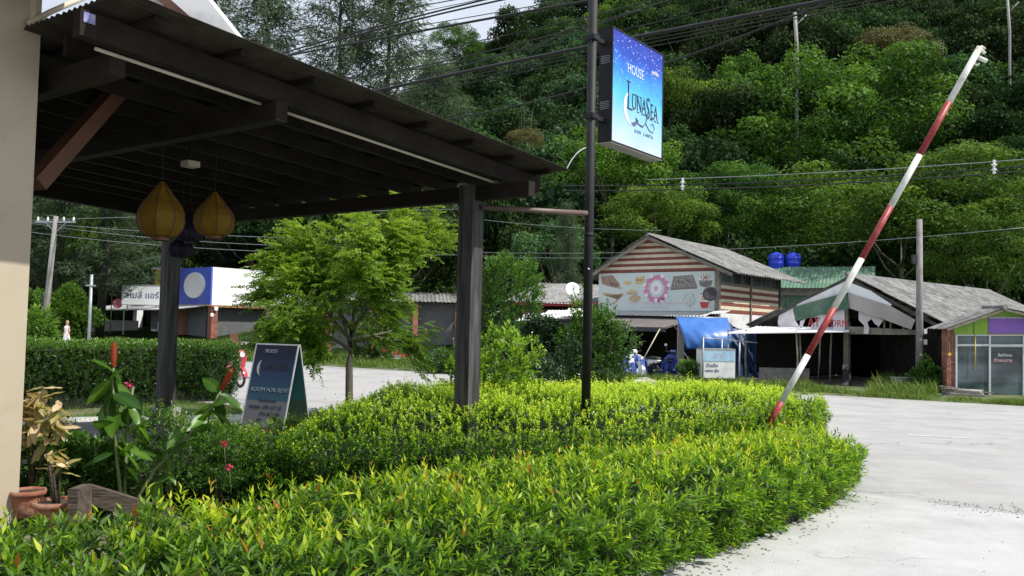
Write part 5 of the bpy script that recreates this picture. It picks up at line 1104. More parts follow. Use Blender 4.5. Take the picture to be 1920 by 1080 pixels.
tarp('torn_tarpaulin', 'crumpled darker blue tarpaulin hanging behind the ice cabinet frame', P(1362, 602, 34.2), P(1400, 628, 34.4), P(1372, 660, 34), P(1420, 715, 34), M['tarpdark'], 5, belly=.15, wr=.07)
t = thing('shade_cloth', 'dark blue cloth screen between ice cabinet and white lean-to', 'screen', (X(1400, 34.6), 34.6, 0)); b = MB(); b.add([(-1.0+.12*i, .05*math.sin(i*1.9), z) for z in (0.05, 2.0) for i in range(18)], [(i, i+1, 18+i+1, 18+i) for i in range(17)]); b.build('sheet', M['tarpdark'], t)
t = thing('stay_rope', 'slanting pale rope from awning corner down to the covered motorbikes', 'rope', P(1237, 617, 33.2)); tube('strand', [P(1237, 617, 33.2), P(1207, 672, 32.6)], .022, M['pipe'], t, True, 6)
t = thing('stay_rope', 'slanting rope running down beside the ice cabinet', 'rope', P(1282, 660, 32.6)); tube('strand', [P(1282, 660, 32.6), P(1308, 698, 32)], .02, M['galv'], t, True, 6)
t = thing('awning_pole', 'thin bent bamboo pole propping the awning corner', 'pole', P(1237, 617, 33.3)); tube('cane', [P(1237, 617, 33.3), P(1262, 610, 33.3), P(1277, 626, 33.1)], .028, M['timber'], t, True, 6)
# ice cabinet with pipe frame
ic = thing('ice_cabinet', 'weathered white ice chest with blue panel standing in the weeds', 'freezer', (X(1348, 30.5), 30.5, 0), .1)
w_ = .60; MB().box((-w_, 0, .22), (w_, .7, 1.22)).build('body', M['white'], ic); MB().box((-w_+.02, -.012, .82), (w_-.02, -.001, 1.18)).build('blue_panel', mat('faded_blue_print', (.22, .45, .66), (.42, .58, .70), 4, .6), ic)
MB().box((-w_, -.02, 1.2205), (w_, .7, 1.27)).build('lid', M['galv'], ic); text('ICE', .22, M['palepink'], ic, (.0, -.014, 1.0)); text('น้ำแข็ง', .17, M['inkblue'], ic, (-.25, -.006, .66)); text('หลอด เล็ก', .13, M['inkblue'], ic, (-.25, -.006, .48))
for x in (-w_+.05, w_-.12): MB().box((x, .05, 0), (x+.07, .6, .22)).build('foot', M['rubber'], ic)
pf = thing('pipe_frame', 'grey pipe frame standing round the ice chest', 'frame', (X(1348, 30.8), 30.8, 0))
b = MB(); b.tube([(-.66, -.4, 0), (-.66, -.4, 1.68)], .028, 8); b.tube([(-.66, -.4, 1.64), (.15, .2, 1.60)], .025, 8); b.tube([(.15, .2, 0), (.15, .2, 1.62)], .025, 8); b.tube([(.15, .2, 1.6), (1.5, .4, 1.5)], .025, 8); b.tube([(.82, .3, 0), (.82, .3, 1.55)], .028, 8); b.build('pipes', M['galv'], pf, smooth=True)

# ================================================================ LOW HOUSE LEFT OF THE BAKERY
lo_ = Vector((X(985, 42), 42, 0)); lh = thing('low_house', 'low brick house with grey tin roof and red eaves left of the sign pole', 'building', lo_, -.35)
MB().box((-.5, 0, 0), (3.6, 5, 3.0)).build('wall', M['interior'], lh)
for r_ in range(5):
    for i in range(11): MB().box((-.5+i*.29+(r_ % 2)*.0, -.04, 2.15+r_*.125), (-.5+i*.29+.27, -.004, 2.15+r_*.125+.11)).build('brick', M['brick'], lh)
MB().box((-.6, -.5, 2.92), (4.2, -.4, 3.12)).build('red_fascia', M['redink'], lh)
for i in range(5): corr('roof_sheet', (-.9+i*1.05, -.75, 3.12-i*.03), (1, 0, -.03), 1.1, (0, 1, .22), 5.5, (0, 0, 1), .18, .02, M['fibrecement'], lh)
la = thing('lean_to', 'white lean-to roof sheets below the low brick house', 'awning', (X(1000, 38.5), 38.5, 0), -.25)
for i, (x, z) in enumerate(((-.6, 2.15), (.45, 2.3), (1.4, 2.4))): corr('roof_sheet', (x, -.9, z), (1, 0, .02), 1.15, (0, 1, .20), 1.9, (0, 0, 1), .16, .018, M['cleanwhite'], la)
for x in (-.4, 2.2): MB().box((x, -.8, 0), (x+.08, -.72, 2.2)).build('post', M['timber'], la)

lo2 = thing('low_shop', 'low grey roofed shop half hidden behind the feathery tree', 'building', (X(612, 54), 54, 0), .1)
MB().box((0, .5, 0), (8.6, 6, 3.3)).build('wall', M['shutter'], lo2)
for i in range(9): corr('roof_sheet', (-.4+i*1.03, -.5, 3.35), (1, 0, 0), 1.06, (0, 1, .2), 3.5, (0, 0, 1), .25, .03, M['fibrecement'], lo2)
for i in range(4): MB().box((i*2.7, -.3, 0), (i*2.7+.32, .0, 3.25)).build('pillar', M['orange_pillar'], lo2)
# ================================================================ GREEN ROOFED HOUSE AND TANKS
gr = thing('green_roofed_house', 'green sheeted house rising behind the bakery and the collapsed shed', 'building', (X(1425, 50), 50, 0), ha+.25)
MB().box((-1.2, .2, 0), (6.6, 5.5, 4.4)).build('wall', M['greenroof'], gr)
MB().box((-1.25, .1, 4.05), (6.7, .19, 4.55)).build('beam', M['footing'], gr)
for c in range(8):
    for r_ in range(2): corr('roof_sheet', (-1.7+c*.98, -.6+r_*1.9, 4.45+r_*.72+.01*(c % 2)), (1, 0, 0), 1.02, (0, 1, .38), 2.0, (0, 0, 1), .2, .02, M['greenroof'], gr)
for c in range(6): MB().box((-1.2+c*1.3, .12, .1), (-1.2+c*1.3+1.27, .17, 4.0)).build('wall_panel', M['greenroof'], gr)
for px, lb in ((1455, 'left one of two round blue water tanks above the green roof'), (1487, 'right one of two round blue water tanks above the green roof')):
    c = P(px, 497, 53); t = thing('water_tank', lb, 'water tank', (c.x, c.y, c.z-.25), 0, 'blue water tanks behind the green roof')
    MB().lathe([(.001, 0), (.44, 0), (.46, .05), (.46, .32), (.475, .34), (.46, .36), (.46, .62), (.475, .64), (.46, .66), (.45, .84), (.38, .93), (.2, .98), (.19, 1.04), (.001, 1.05)], (0, 0, 0), 26).build('shell', M['tank'], t, smooth=True)
    MB().box((-.4, -.4, -(c.z-.25)), (.4, .4, -.0)).build('stand', M['footing'], t)

# ================================================================ COLLAPSED SHED
sa2 = math.atan2(-.75, .66); sc = Vector((X(1588, 31.7), 31.7, 0))
sh = thing('collapsed_shed', 'derelict open shed with torn fascia and long grey fibre cement roof', 'building', sc, sa2)
def s_l(px, py, dy=0.0):       # point on the gable plane (local y = dy) seen at a pixel
    Mi = MW[sh.name].inverted(); o = Mi @ Vector((0, 0, CH)); d = (Mi.to_3x3() @ ray(px, py)); return o+d*((dy-o.y)/d.y)
apx = s_l(1594, 519); el_ = s_l(1412, 611); er = s_l(1770, 612)
LN = 13.6
gable_roof(sh, apx.x, apx.z, el_.x-.1, er.x+.35, el_.z, er.z-.05, -.25, LN, M['fibrecement'], 12, .25, .045, 3, skip=((0, 0, 0), (0, 1, 0), (0, 1, 1)), jit=.03)
for e_ in (el_, er): MB().bar((apx.x, -.2, apx.z-.07), (e_.x, -.2, e_.z-.05), .06, .12).build('rafter', M['dark_timber'], sh)
for i in range(1, 9):
    for e_ in (el_, er): MB().bar((apx.x, i*1.6, apx.z-.09), (e_.x, i*1.6, e_.z-.09), .05, .10).build('rafter', M['dark_timber'], sh)
for t_ in (.2, .5, .8):
    for e_ in (el_, er): q = apx.lerp(e_, t_); MB().bar((q.x, -.15, q.z-.13), (q.x, LN, q.z-.13), .05, .05).build('purlin', M['dark_timber'], sh)
def pol(name, px, m, dy=0.0, th=.02):
    q = [s_l(a, b, dy) for a, b in px]; return MB().prism(q, (0, th, 0)).build(name, m, sh)
pol('white_fascia', [(1494, 571), (1594, 523), (1592, 548), (1502, 585), (1491, 583)], M['white'], -.30)
pol('white_fascia', [(1594, 530), (1632, 545), (1672, 571), (1668, 575), (1592, 549)], M['cleanwhite'], -.30)
pol('grey_panel', [(1590, 549), (1668, 573), (1716, 600), (1708, 618), (1660, 600), (1590, 577)], mat('stained_grey_board', (.40, .38, .37), (.30, .29, .28), 1.5, .8, dirt=(.46, .40, .34), dscale=3), -.36, .03)
q0 = [s_l(a, b, -.40) for a, b in ((1486, 576), (1587, 548), (1593, 578), (1491, 602))]
b = MB(); n = 40; V = []
for i in range(n+1):
    t_ = i/n
    for c in (0, 1): p = (q0[0].lerp(q0[3], t_) if c == 0 else q0[1].lerp(q0[2], t_)); V.append((p.x, p.y+.015*math.sin(i*PI/2), p.z))
b.add(V, [(2*i, 2*i+1, 2*i+3, 2*i+2) for i in range(n)]); b.build('green_corrugated_panel', M['greenroof'], sh)
for nm, pts_ in (('torn_sheet', [(1460, 592), (1486, 578), (1490, 600), (1498, 612), (1494, 621), (1463, 620), (1458, 606)]), ('torn_sheet', [(1500, 602), (1510, 598), (1506, 608), (1503, 619), (1499, 618)]),
                 ('torn_sheet', [(1520, 596), (1534, 594), (1530, 603), (1522, 608), (1518, 620), (1532, 620), (1545, 602), (1552, 590), (1540, 590)]),
                 ('torn_sheet', [(1556, 588), (1583, 580), (1584, 622), (1562, 621), (1562, 604), (1560, 596)]),
                 ('torn_sheet', [(1610, 584), (1636, 592), (1656, 600), (1648, 612), (1640, 607), (1634, 598), (1626, 604), (1630, 616), (1628, 626), (1618, 626), (1620, 610), (1610, 600)])):
    pol(nm, pts_, mat('torn_pale_plastic', (.72, .70, .72), (.60, .52, .55), 2.5, .6), -.12, .012)
def stext(s_, px, py, size, m, dy, sx=1): c = s_l(px, py, dy); return text(s_, size, m, sh, (c.x, dy-.004, c.z), sx=sx)
stext('AY', 1526, 605, .50, M['redink'], -.124, .8); stext('ORN', 1573, 607, .36, M['redink'], -.124, .9)
pol('tie_beam', [(1586, 612), (1780, 622), (1780, 628), (1586, 627)], M['timber'], -.05, .08)
pol('board', [(1586, 612), (1618, 613), (1618, 626), (1586, 626)], M['timber'], -.16, .02)
for px in (1656, 1668, 1692, 1705, 1645): pol('stud', [(px, 600), (px+3, 600), (px+3, 623), (px, 623)], M['timber'], -.03, .06)
cp = s_l(1588, 622); MB().box((cp.x-.09, -.09, .75), (cp.x+.09, .09, 2.35)).build('post', M['timber'], sh); MB().box((cp.x-.11, -.11, 0), (cp.x+.11, .11, .75)).build('post_base', mat('black_white_post', (.04, .04, .045), (.4, .4, .38), 3, .8, lo=.5, hi=.54), sh)
MB().box((cp.x-.07, -.085, 2.36), (cp.x+.07, .02, apx.z-.7)).build('post', M['timber'], sh)
for i, px in enumerate((1670, 1760)): q = s_l(px, 640, 3.0); MB().box((q.x-.06, 3, 0), (q.x+.06, 3.12, 2.7)).build('post', M['dark_timber'], sh)
MB().box((el_.x+.2, 6.5, 0), (er.x-.1, 6.6, 2.6)).build('back_wall', M['interior'], sh); MB().box((er.x-.1, .6, 0), (er.x, 6.5, 2.1)).build('end_wall', M['interior'], sh); MB().box((el_.x, 1.2, 0), (el_.x+.1, 6.5, 2.0)).build('end_wall', M['interior'], sh)
# white lean-to with poles and a black net screen
wl = thing('white_lean_to', 'thin white tin lean-to on crooked poles against the collapsed shed', 'awning', (X(1365, 31.5), 31.5, 0))
q = [P(1362, 626, 31.0), P(1592, 623, 30.9), P(1590, 615, 33.2), P(1420, 614, 33.8)]
MB().prism(q, (0, 0, .04)).build('roof_sheet', M['cleanwhite'], wl, True)
for px, pb, Y in ((1366, 1364, 31.1), (1399, 1399, 31.6), (1493, 1494, 31.1), (1499, 1502, 31.3), (1538, 1533, 31.3), (1559, 1556, 31.4)):
    a_ = P(px, 628, Y); c_ = P(pb, 700, Y); c_.z = 0; MB().tube([c_, c_.lerp(a_, .5)+Vector((random.uniform(-.04, .04), 0, 0)), Vector((a_.x, a_.y, 1.98))], .035, 8).build('pole', M['timber'], wl, True, True)
sn = thing('net_screen', 'black shade net screen hanging under the white lean-to', 'screen', (X(1420, 32.6), 32.6, 0))
a_ = X(1418, 32.6); c_ = X(1582, 32.6); MB().box((a_, 32.6, .35), (c_, 32.63, 1.95)).build('net', M['darkfab'], sn, True); MB().box((a_+.1, 32.5, 0), (a_+2.0, 32.58, .55)).build('low_wall', M['footing'], sn, True)

# ================================================================ GREEN AND PURPLE SHOP
Yg = 27.6; gs = thing('glass_shop', 'small lime green shop with purple panel and glazed front at the right edge', 'building', (X(1770, Yg), Yg, 0))
def g_l(px, py): p = P(px, py, Yg); return (p.x-gs.location.x, p.z)
def gp(name, pts_, y, th, m, par=gs): return MB().prism([(g_l(a, b)[0], y, g_l(a, b)[1]) for a, b in pts_], (0, th, 0)).build(name, m, par)
gp('green_fascia', [(1783, 627), (1783, 613), (1822, 598), (1868, 583), (1930, 588), (2040, 612), (2040, 632)], .0, .06, M['lime'])
gp('purple_panel', [(1853, 597), (1922, 597), (1922, 625), (1853, 625)], -.03, .028, M['purple']); gp('panel_strip', [(1853, 594), (1924, 594), (1924, 597), (1853, 597)], -.04, .03, M['galv'])
gp('red_strip', [(1853, 626), (1925, 627), (1925, 629), (1853, 628)], -.02, .02, M['redink'])
gp('gap', [(1825, 597), (1826.5, 597), (1826.5, 627), (1825, 627)], -.006, .005, M['ink'])
def fr_(x0, y0, x1, y1, y=-.06, th=.08, m=M['alu'], nm='frame'): return gp(nm, [(x0, y0), (x1, y0), (x1, y1), (x0, y1)], y, th, m)
fr_(1790, 627.5, 2040, 629.5); fr_(1790, 629.6, 1793.5, 742); fr_(1852.5, 629.6, 1856, 742); fr_(1916, 629.6, 1919, 742); fr_(1793.6, 645, 1852.4, 649); fr_(1856.1, 645.5, 1915.9, 650.5); fr_(1977, 629.6, 1980, 742)
for a_, b_, c_, d_ in ((1793.7, 629.7, 1852.3, 644.9), (1793.7, 649.1, 1852.3, 740), (1856.2, 629.7, 1915.8, 645.4), (1856.2, 650.6, 1915.8, 740), (1919.2, 629.7, 1976.8, 740)): fr_(a_, b_, c_, d_, -.01, .02, M['glass'], 'pane')
x1_ = g_l(1775, 640)[0]; x2_ = g_l(1789.5, 640)[0]
MB().box((x1_+.01, .0, 0), (x2_-.01, .3, 2.15)).build('pillar_core', M['mortar'], gs)
for r_ in range(29):
    z = .01+r_*.073
    o_ = 0 if r_ % 2 else -.06
    for j in range(2):
        xa = max(x1_, x1_+o_+j*.15); xb = min(x2_, x1_+o_+j*.15+.142)
        MB().box((xa, -.012-.006*random.random(), z), (xb, -.001, z+.064)).build('brick', M['brick'], gs)
    MB().box((x1_-.012-.012*random.random(), .0, z), (x1_+.009, .29, z+.064)).build('brick', M['brick'], gs)
MB().box((x1_+.02, .3, 0), (x1_+.14, 5, 2.1)).build('side_wall', M['interior'], gs); MB().box((x1_+.14, 4.9, 0), (5, 5, 2.2)).build('back_wall', M['interior'], gs)
ap = g_l(1872, 580); le = g_l(1766, 617); re = g_l(2050, 620)
gable_roof(gs, ap[0], ap[1]+.01, le[0], re[0], le[1], re[1], -.35, .8, M['fibrecement'], 2, .2, .02, 1)
MB().bar((ap[0], -.34, ap[1]-.02), (le[0], -.34, le[1]-.02), .04, .07).build('barge_board', M['timber'], gs); MB().bar((ap[0], -.34, ap[1]-.02), (re[0], -.34, re[1]-.02), .04, .07).build('barge_board', M['timber'], gs)
text('รับตัดผม', .13, M['whiteink'], gs, (g_l(1884, 666)[0], -.015, g_l(1884, 666)[1])); text('ตัดผมชาย', .15, M['palepink'], gs, (g_l(1880, 676)[0], -.015, g_l(1880, 676)[1]))
tube('rope', [Vector((g_l(1826, 628)[0], -.09, g_l(1826, 628)[1])), Vector((g_l(1826, 694)[0], -.09, g_l(1826, 694)[1]))], .014, M['yellowsign'], gs)
MB().disc((g_l(1779, 664)[0], -.03, g_l(1779, 664)[1]), (0, -1, 0), .05, .03, 12).build('lamp', M['yellowsign'], gs)
tube('wire', [Vector((g_l(a, b)[0], -.05, g_l(a, b)[1])) for a, b in ((1778, 616), (1777, 628), (1772, 636), (1779, 646), (1779, 662))], .008, M['pipe'], gs, n=5)
# dark items behind the glass: an orange chair silhouette
# rubble in front
rb = thing('broken_slabs', 'stack of broken concrete slabs and boards before the glass shop', 'rubble', (X(1810, 26.6), 26.6, 0))
for i in range(5): MB().prism([(-.75+.1*i, -.2, .03+i*.05), (.55-.06*i, -.25, .0+i*.045), (.7, .25, .02+i*.045), (-.6, .3, .03+i*.05)], (0, 0, .04)).build('slab', M['footing'] if i % 2 == 0 else M['timber'], rb)
MB().bar((-.8, 0, .35), (.9, .1, .15), .1, .04).build('board', M['timber'], rb)
t = thing('tin_box', 'battered grey tin box beside the utility pole', 'box', (X(1702, 28.6), 28.8, 0), .1); b = MB(); b.box((-.4, -.2, .15), (.4, .2, .45)); b.build('shell', M['galv'], t); MB().box((-.42, -.22, .451), (.42, .22, .48)).build('lid', M['footing'], t); [MB().box((x, -.18, 0), (x+.06, .18, .15)).build('foot', M['dark_timber'], t) for x in (-.35, .3)]
def stone(label, px, py, s, m, name='stone', sz=.6):
    g = G(px, py); t = thing(name, label, name.replace('_', ' '), g); b = bmesh.new(); bmesh.ops.create_icosphere(b, subdivisions=2, radius=1)
    for v in b.verts: v.co *= 1+.18*math.sin(v.co.x*4+px)*math.cos(v.co.y*5+py)+.1*math.sin(v.co.z*7)
    for v in b.verts: v.co = Vector((v.co.x*s, v.co.y*s*.8, max(0, v.co.z)*s*sz))
    me = bpy.data.meshes.new('mass'); b.to_mesh(me); b.free(); me.materials.append(m); me.polygons.foreach_set('use_smooth', [True]*len(me.polygons)); link('mass', me, t)
stone('rounded tan boulder behind the hedge near the ice chest', 1210, 722, .45, M['footing']); stone('pale concrete lump behind the hedge top', 1196, 731, .55, M['concrete'])
stone('crumpled white plastic bag on the verge edge below the tin box', 1730, 748, .13, M['cleanwhite'], 'plastic_bag'); stone('small white litter on the verge left of the plastic bag', 1694, 744, .10, M['cleanwhite'], 'litter', .3)
stone('flat white scrap on the verge before the glass shop', 1896, 759, .14, M['cleanwhite'], 'litter', .15)

# ================================================================ OVERHEAD CABLES
def on_line(px, py, A, D):               # point above the plan line A + s*D seen at a pixel
    d = ray(px, py); A = Vector((A[0], A[1])); D = Vector((D[0], D[1])); det = d.x*(-D.y)+D.x*d.y
    t = (A.x*(-D.y)+D.x*A.y)/det; return Vector((0, 0, CH))+d*t
def cable(label, pts, A, D, r, m, ext=(.35, .35), group=None, name='power_cable'):
    q = [on_line(px, py, A, D) for px, py in pts]; Dn = Vector(D).normalized(); ss = np.array([(p.x-A[0])*Dn.x+(p.y-A[1])*Dn.y for p in q]); zs = np.array([p.z for p in q])
    co = np.polyfit(ss, zs, 2 if len(q) > 2 else 1); s0, s1 = min(ss), max(ss); L_ = s1-s0; s0 -= L_*ext[0]; s1 += L_*ext[1]
    W = [Vector((A[0]+Dn.x*s, A[1]+Dn.y*s, float(np.polyval(co, s)))) for s in np.linspace(s0, s1, 34)]
    t = thing(name, label, 'cable', W[0], 0, group); tube('strand', W, r, m, t, True, 5); return t
NA, ND = (-3.3, 19), (.807, -.59)
GT = 'thin black cables crossing overhead above the pergola roof'
def off(k): return (NA[0]+.59*k, NA[1]+.807*k)
cable('thick upper pair of black cables, higher strand, rising right over the pergola roof', [(515, 104), (675, 58), (785, 31), (905, 0)], off(0), ND, .020, M['cable'])
cable('thick upper pair of black cables, lower strand, rising right over the pergola roof', [(522, 109), (785, 36), (941, 0)], off(.1), ND, .020, M['cable'])
for i, (pts, r) in enumerate([([(467, 75), (675, 33), (850, 0)], .012), ([(460, 85), (690, 42), (905, -2)], .008), ([(500, 92), (700, 60), (860, 38), (1102, -8)], .010)]):
    cable('thin black overhead cable above the pergola roof among similar strands', pts, off(.2+.1*i), ND, r, M['cable'], group=GT)
cable('cable bundle passing just above the hill skyline behind the pole', [(529, 106), (785, 60), (930, 31), (1102, 2)], off(-.2), ND, .026, M['cable'], (.3, .1))
for i, (pts, r) in enumerate([([(566, 128), (785, 97), (1100, 33), (1240, -5)], .011), ([(624, 151), (820, 120), (1100, 44), (1300, -12)], .014), ([(634, 152), (894, 106), (1100, 74), (1240, 42), (1440, -10)], .010), ([(700, 168), (820, 135), (960, 100), (1100, 52)], .012)]):
    cable('thin black overhead cable above the pergola roof among similar strands', pts, off(-.3-.1*i), ND, r, M['cable'], (.2, .2), group=GT)
cable('thickest black cable bundle running past the blue sign to the top right', [(686, 175), (894, 131), (1100, 87), (1240, 60), (1420, 28), (1570, -4)], off(.4), ND, .040, M['cable'], (.2, .25))
for i, dy in enumerate((6, 12, 19)):
    cable('thin strand sagging just beneath the thickest cable bundle', [(700, 175+dy), (894, 133+dy), (1100, 90+dy), (1240, 64+dy*1.2), (1420, 31+dy), (1590, -4+dy)], off(.5+.05*i), ND, .010, M['cable'], (.2, .25), group='strands under the thickest bundle')
cable('lone black cable dipping lowest across the hill behind the blue sign', [(817, 228), (950, 202), (1100, 166), (1240, 122), (1400, 62), (1570, -2)], off(.8), ND, .018, M['cable'], (.2, .25))
# far line along the other side of the road
FA, FD = (5.96, 29.8), (.89, -.45)
cb = M['cable']
for i, pts in enumerate([[(95, 412), (430, 402), (861, 392)], [(95, 420), (430, 442), (861, 452)], [(95, 424), (430, 456), (861, 462)], [(95, 440), (300, 460), (861, 478)]]):
    cable('pale conductor strung behind the pergola between far roadside poles', pts, FA, FD, .012, M['cablepale'], (.5 if i else .5, 0), group='pale conductors behind the pergola')
for i, pts in enumerate([[(905, 412), (1100, 428), (1240, 432)], [(870, 478), (1100, 484), (1230, 482)], [(870, 470), (1000, 478), (1300, 470), (1724, 440), (1920, 430)]]):
    cable('faint wire stretched before the forest right of the near pergola post', pts, FA, FD, .007, M['cablepale'], (0, 0), group='faint wires before the forest')
cable('upper wire of the spacer cable before the hillside', [(1240, 336), (1500, 326), (1860, 303), (1960, 296)], FA, FD, .012, M['cablepale'], (.05, .2))
for i, dy in enumerate((8, 17)): cable('lower black wire of the spacer cable before the hillside', [(1180, 340+dy), (1500, 331+dy), (1860, 308+dy), (1960, 301+dy)], (FA[0], FA[1]+.05*i), FD, .022, cb, (.2, .2), group='lower wires of the spacer cable')
for px, py, lb in ((1280, 345, 'white porcelain cable spacer left, hanging on the wires before the hill'), (1864, 313, 'white porcelain cable spacer at right, hanging on the wires before the hill')):
    c = on_line(px, py, FA, FD); t = thing('cable_spacer', lb, 'insulator', c, 0, 'white cable spacers')
    MB().lathe([(.001, -.22), (.05, -.2), (.035, -.12), (.08, -.10), (.08, -.07), (.035, -.05), (.035, .03), (.08, .05), (.08, .08), (.035, .10), (.05, .2), (.001, .22)], (0, 0, 0), 10).build('body', M['porcelain'], t)

# ================================================================ FOREST
def crown(name, seed, m, n=4600, R_=(4.6, 4.6, 3.8), k=34, leaf=.42, clump=(.9, 1.7), tt=(.15, .85), flat=0.0, low=-.35):
    rg = np.random.default_rng(seed); global RN; old = RN; RN = rg
    cv = nrm(rg.normal(size=(k*3, 3))); cv = cv[cv[:, 2] > low][:k]; kk = len(cv); rad = rg.uniform(*clump, kk)
    C = cv*(np.array(R_)-rad[:, None]*.75)*rg.uniform(.66, 1.06, (kk, 1)); C[:, 2] += R_[2]*.95
    idx = rg.choice(kk, n, p=rad**2/np.sum(rad**2)); v = nrm(rg.normal(size=(n, 3))+np.array([0, 0, .35])); rr = rg.uniform(.72, 1.08, (n, 1))
    p = C[idx]+v*rad[idx, None]*rr*np.array([1, 1, .8]); outn = nrm(v+rg.normal(size=(n, 3))*.55); d = nrm(np.cross(outn, rg.normal(size=(n, 3)))+outn*.25-np.array([0, 0, .25]))
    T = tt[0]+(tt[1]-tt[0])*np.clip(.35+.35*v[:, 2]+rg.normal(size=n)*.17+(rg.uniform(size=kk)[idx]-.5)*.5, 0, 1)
    V, Fc, t_ = leaf_arrays(p, d, leaf*rg.uniform(.6, 1.25, n), leaf*.55, T, N=outn, quad=True, bend=.15)
    RN = old; o = mesh_np(name, V, Fc, t_, m); me = o.data; bpy.data.objects.remove(o)
    return me
kinds = []
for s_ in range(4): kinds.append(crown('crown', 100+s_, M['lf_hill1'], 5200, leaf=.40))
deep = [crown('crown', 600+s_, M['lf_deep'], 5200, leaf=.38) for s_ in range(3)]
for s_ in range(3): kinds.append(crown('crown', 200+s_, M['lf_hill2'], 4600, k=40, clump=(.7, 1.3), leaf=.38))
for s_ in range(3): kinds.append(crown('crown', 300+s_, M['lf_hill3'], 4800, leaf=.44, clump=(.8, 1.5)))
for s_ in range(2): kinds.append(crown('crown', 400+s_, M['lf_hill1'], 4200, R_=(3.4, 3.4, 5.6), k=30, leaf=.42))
def trunk_mesh(h, r, m, lean=.0, seed=1):
    b = MB(); rnd = random.Random(seed); b.tube([(0, 0, 0), (lean*h*.3, 0, h*.35), (lean*h*.8, 0, h*.7), (lean*h, 0, h)], [r, r*.85, r*.7, r*.5], 8)
    for i in range(5):
        a = i*1.3+rnd.random(); z = h*rnd.uniform(.72, .98); b.tube([(lean*z, 0, z), (lean*z+1.2*math.cos(a), 1.2*math.sin(a), z+1.0), (lean*z+2.2*math.cos(a), 2.2*math.sin(a), z+2.6)], [r*.4, r*.3, .04], 6)
    o = b.build('trunk', m, None, smooth=True); me = o.data; bpy.data.objects.remove(o); return me
TM = [trunk_mesh(5.0, .22, M['bark']), trunk_mesh(5.0, .20, M['palebark'])]
kn = {0: 'dark broadleaf tree', 1: 'yellow green tree', 2: 'blue green tree', 3: 'tall narrow tree'}
tn = {0: 'dark broadleaf tree crowding the forested hillside', 1: 'yellow green tree among darker ones on the forested hillside', 2: 'blue green broadleaf tree on the forested hillside', 3: 'tall narrow tree rising from the forested hillside'}
kd = [0]*4+[1]*3+[2]*3+[3]*2
def tree(x, y, z, kind, sc, rz, label, cat_='tree', group=None, th=5.0, name='forest_tree', sz=None, tm=0, mesh=None):
    t = thing(name, label, cat_, (x, y, z), rz, group); c = bpy.data.objects.new('crown', mesh or kinds[kind]); COL.objects.link(c); c.parent = t; c.location = (0, 0, th*.55); c.scale = sz or (sc, sc, sc)
    k_ = bpy.data.objects.new('trunk', TM[tm]); COL.objects.link(k_); k_.parent = t; k_.scale = (sc, sc, (th+1.0)/5.0*max(.6, sc*.9)); return t
rnd = random.Random(21); placed = []
def ok(x, y, d):
    return all((x-a)**2+(y-b)**2 > d*d for a, b in placed)
def at_hill(px, py, Y):                  # ground position whose azimuth is px at depth Y
    x = P(px, py, Y).x; return x, float(hill_z(x, Y))
LM = []
# landmark trees (crown centred on the pixel, at the given depth)
def landmark(px, py, Y, wpx, hpx, kind, label, mesh=None, name='forest_tree'):
    c = P(px, py, Y); zg = max(0, float(hill_z(c.x, Y))); sx = wpx/F*Y/2/4.9; szz = hpx/F*Y/2/4.1; base = c.z-3.6*szz; th = (base-zg)/.55 if base > zg else .1
    t = thing(name, label, 'tree', (c.x, Y, zg), px*.01); o = bpy.data.objects.new('crown', mesh or kinds[kind]); COL.objects.link(o); o.parent = t; o.location = (0, 0, base-zg); o.scale = (sx, sx, szz)
    k_ = bpy.data.objects.new('trunk', TM[0]); COL.objects.link(k_); k_.parent = t; k_.scale = (min(1, sx*.8), min(1, sx*.8), max(.2, (base-zg+1.2*szz)/5)); placed.append((c.x, Y)); LM.append((px, py, Y, wpx*.5, hpx*.5)) if wpx >= 170 else None; return t
big = crown('crown', 501, M['lf_bright'], 26000, R_=(5.2, 5.2, 4.6), k=105, leaf=.20, clump=(.55, 1.15), tt=(.1, 1.0), low=-.5)
big2 = crown('crown', 502, M['lf_hill2'], 26000, R_=(5.2, 5.2, 4.6), k=105, leaf=.20, clump=(.55, 1.15), tt=(.05, .75), low=-.6)
brown = crown('crown', 503, M['lf_brown'], 18000, R_=(4.9, 4.9, 4.1), k=90, leaf=.20, clump=(.7, 1.3), low=-.2)
yel = crown('crown', 504, M['lf_hill2'], 18000, R_=(4.9, 4.9, 4.1), k=80, leaf=.24, clump=(.7, 1.4), tt=(.3, 1.0), low=-.5)
landmark(1575, 280, 84, 450, 330, 0, 'largest bright green spreading tree at the centre of the hillside', big)
landmark(1672, 125, 100, 205, 150, 0, 'olive brown rounded tree above the largest green tree', brown)
landmark(1690, 420, 56, 480, 250, 1, 'broad light green tree spreading behind the collapsed shed roof', big2)
landmark(1850, 500, 50, 260, 200, 1, 'light green bushy tree behind the ridge of the long shed roof', big2)
landmark(1150, 330, 62, 270, 190, 1, 'yellowish green tree behind the sign pole left of the bakery roof', yel)
landmark(1235, 420, 56, 230, 150, 1, 'yellow green bushy tree rising behind the bakery roof ridge', yel)
landmark(1040, 480, 50, 170, 130, 2, 'pale round leaved bushy tree above the low brick house', crown('crown', 505, M['lf_hill3'], 8000, R_=(4.9, 4.9, 4.1), k=60, leaf=.34, clump=(.6, 1.1), tt=(.5, 1.0), low=-.5))
landmark(1360, 420, 60, 260, 190, 0, 'dark green tree behind the bakery roof and blue tanks', big)
landmark(760, 470, 58, 300, 190, 0, 'dark tree masses behind the feathery tree', None)
landmark(935, 430, 60, 130, 300, 3, 'narrow dark tree right behind the near pergola post', None)
landmark(1240, 200, 92, 190, 150, 1, 'sunlit pale tree partly hidden by the blue sign', yel)
landmark(850, 95, 150, 110, 85, 0, 'rounded sunlit tree on the skyline between casuarinas and hill', big)
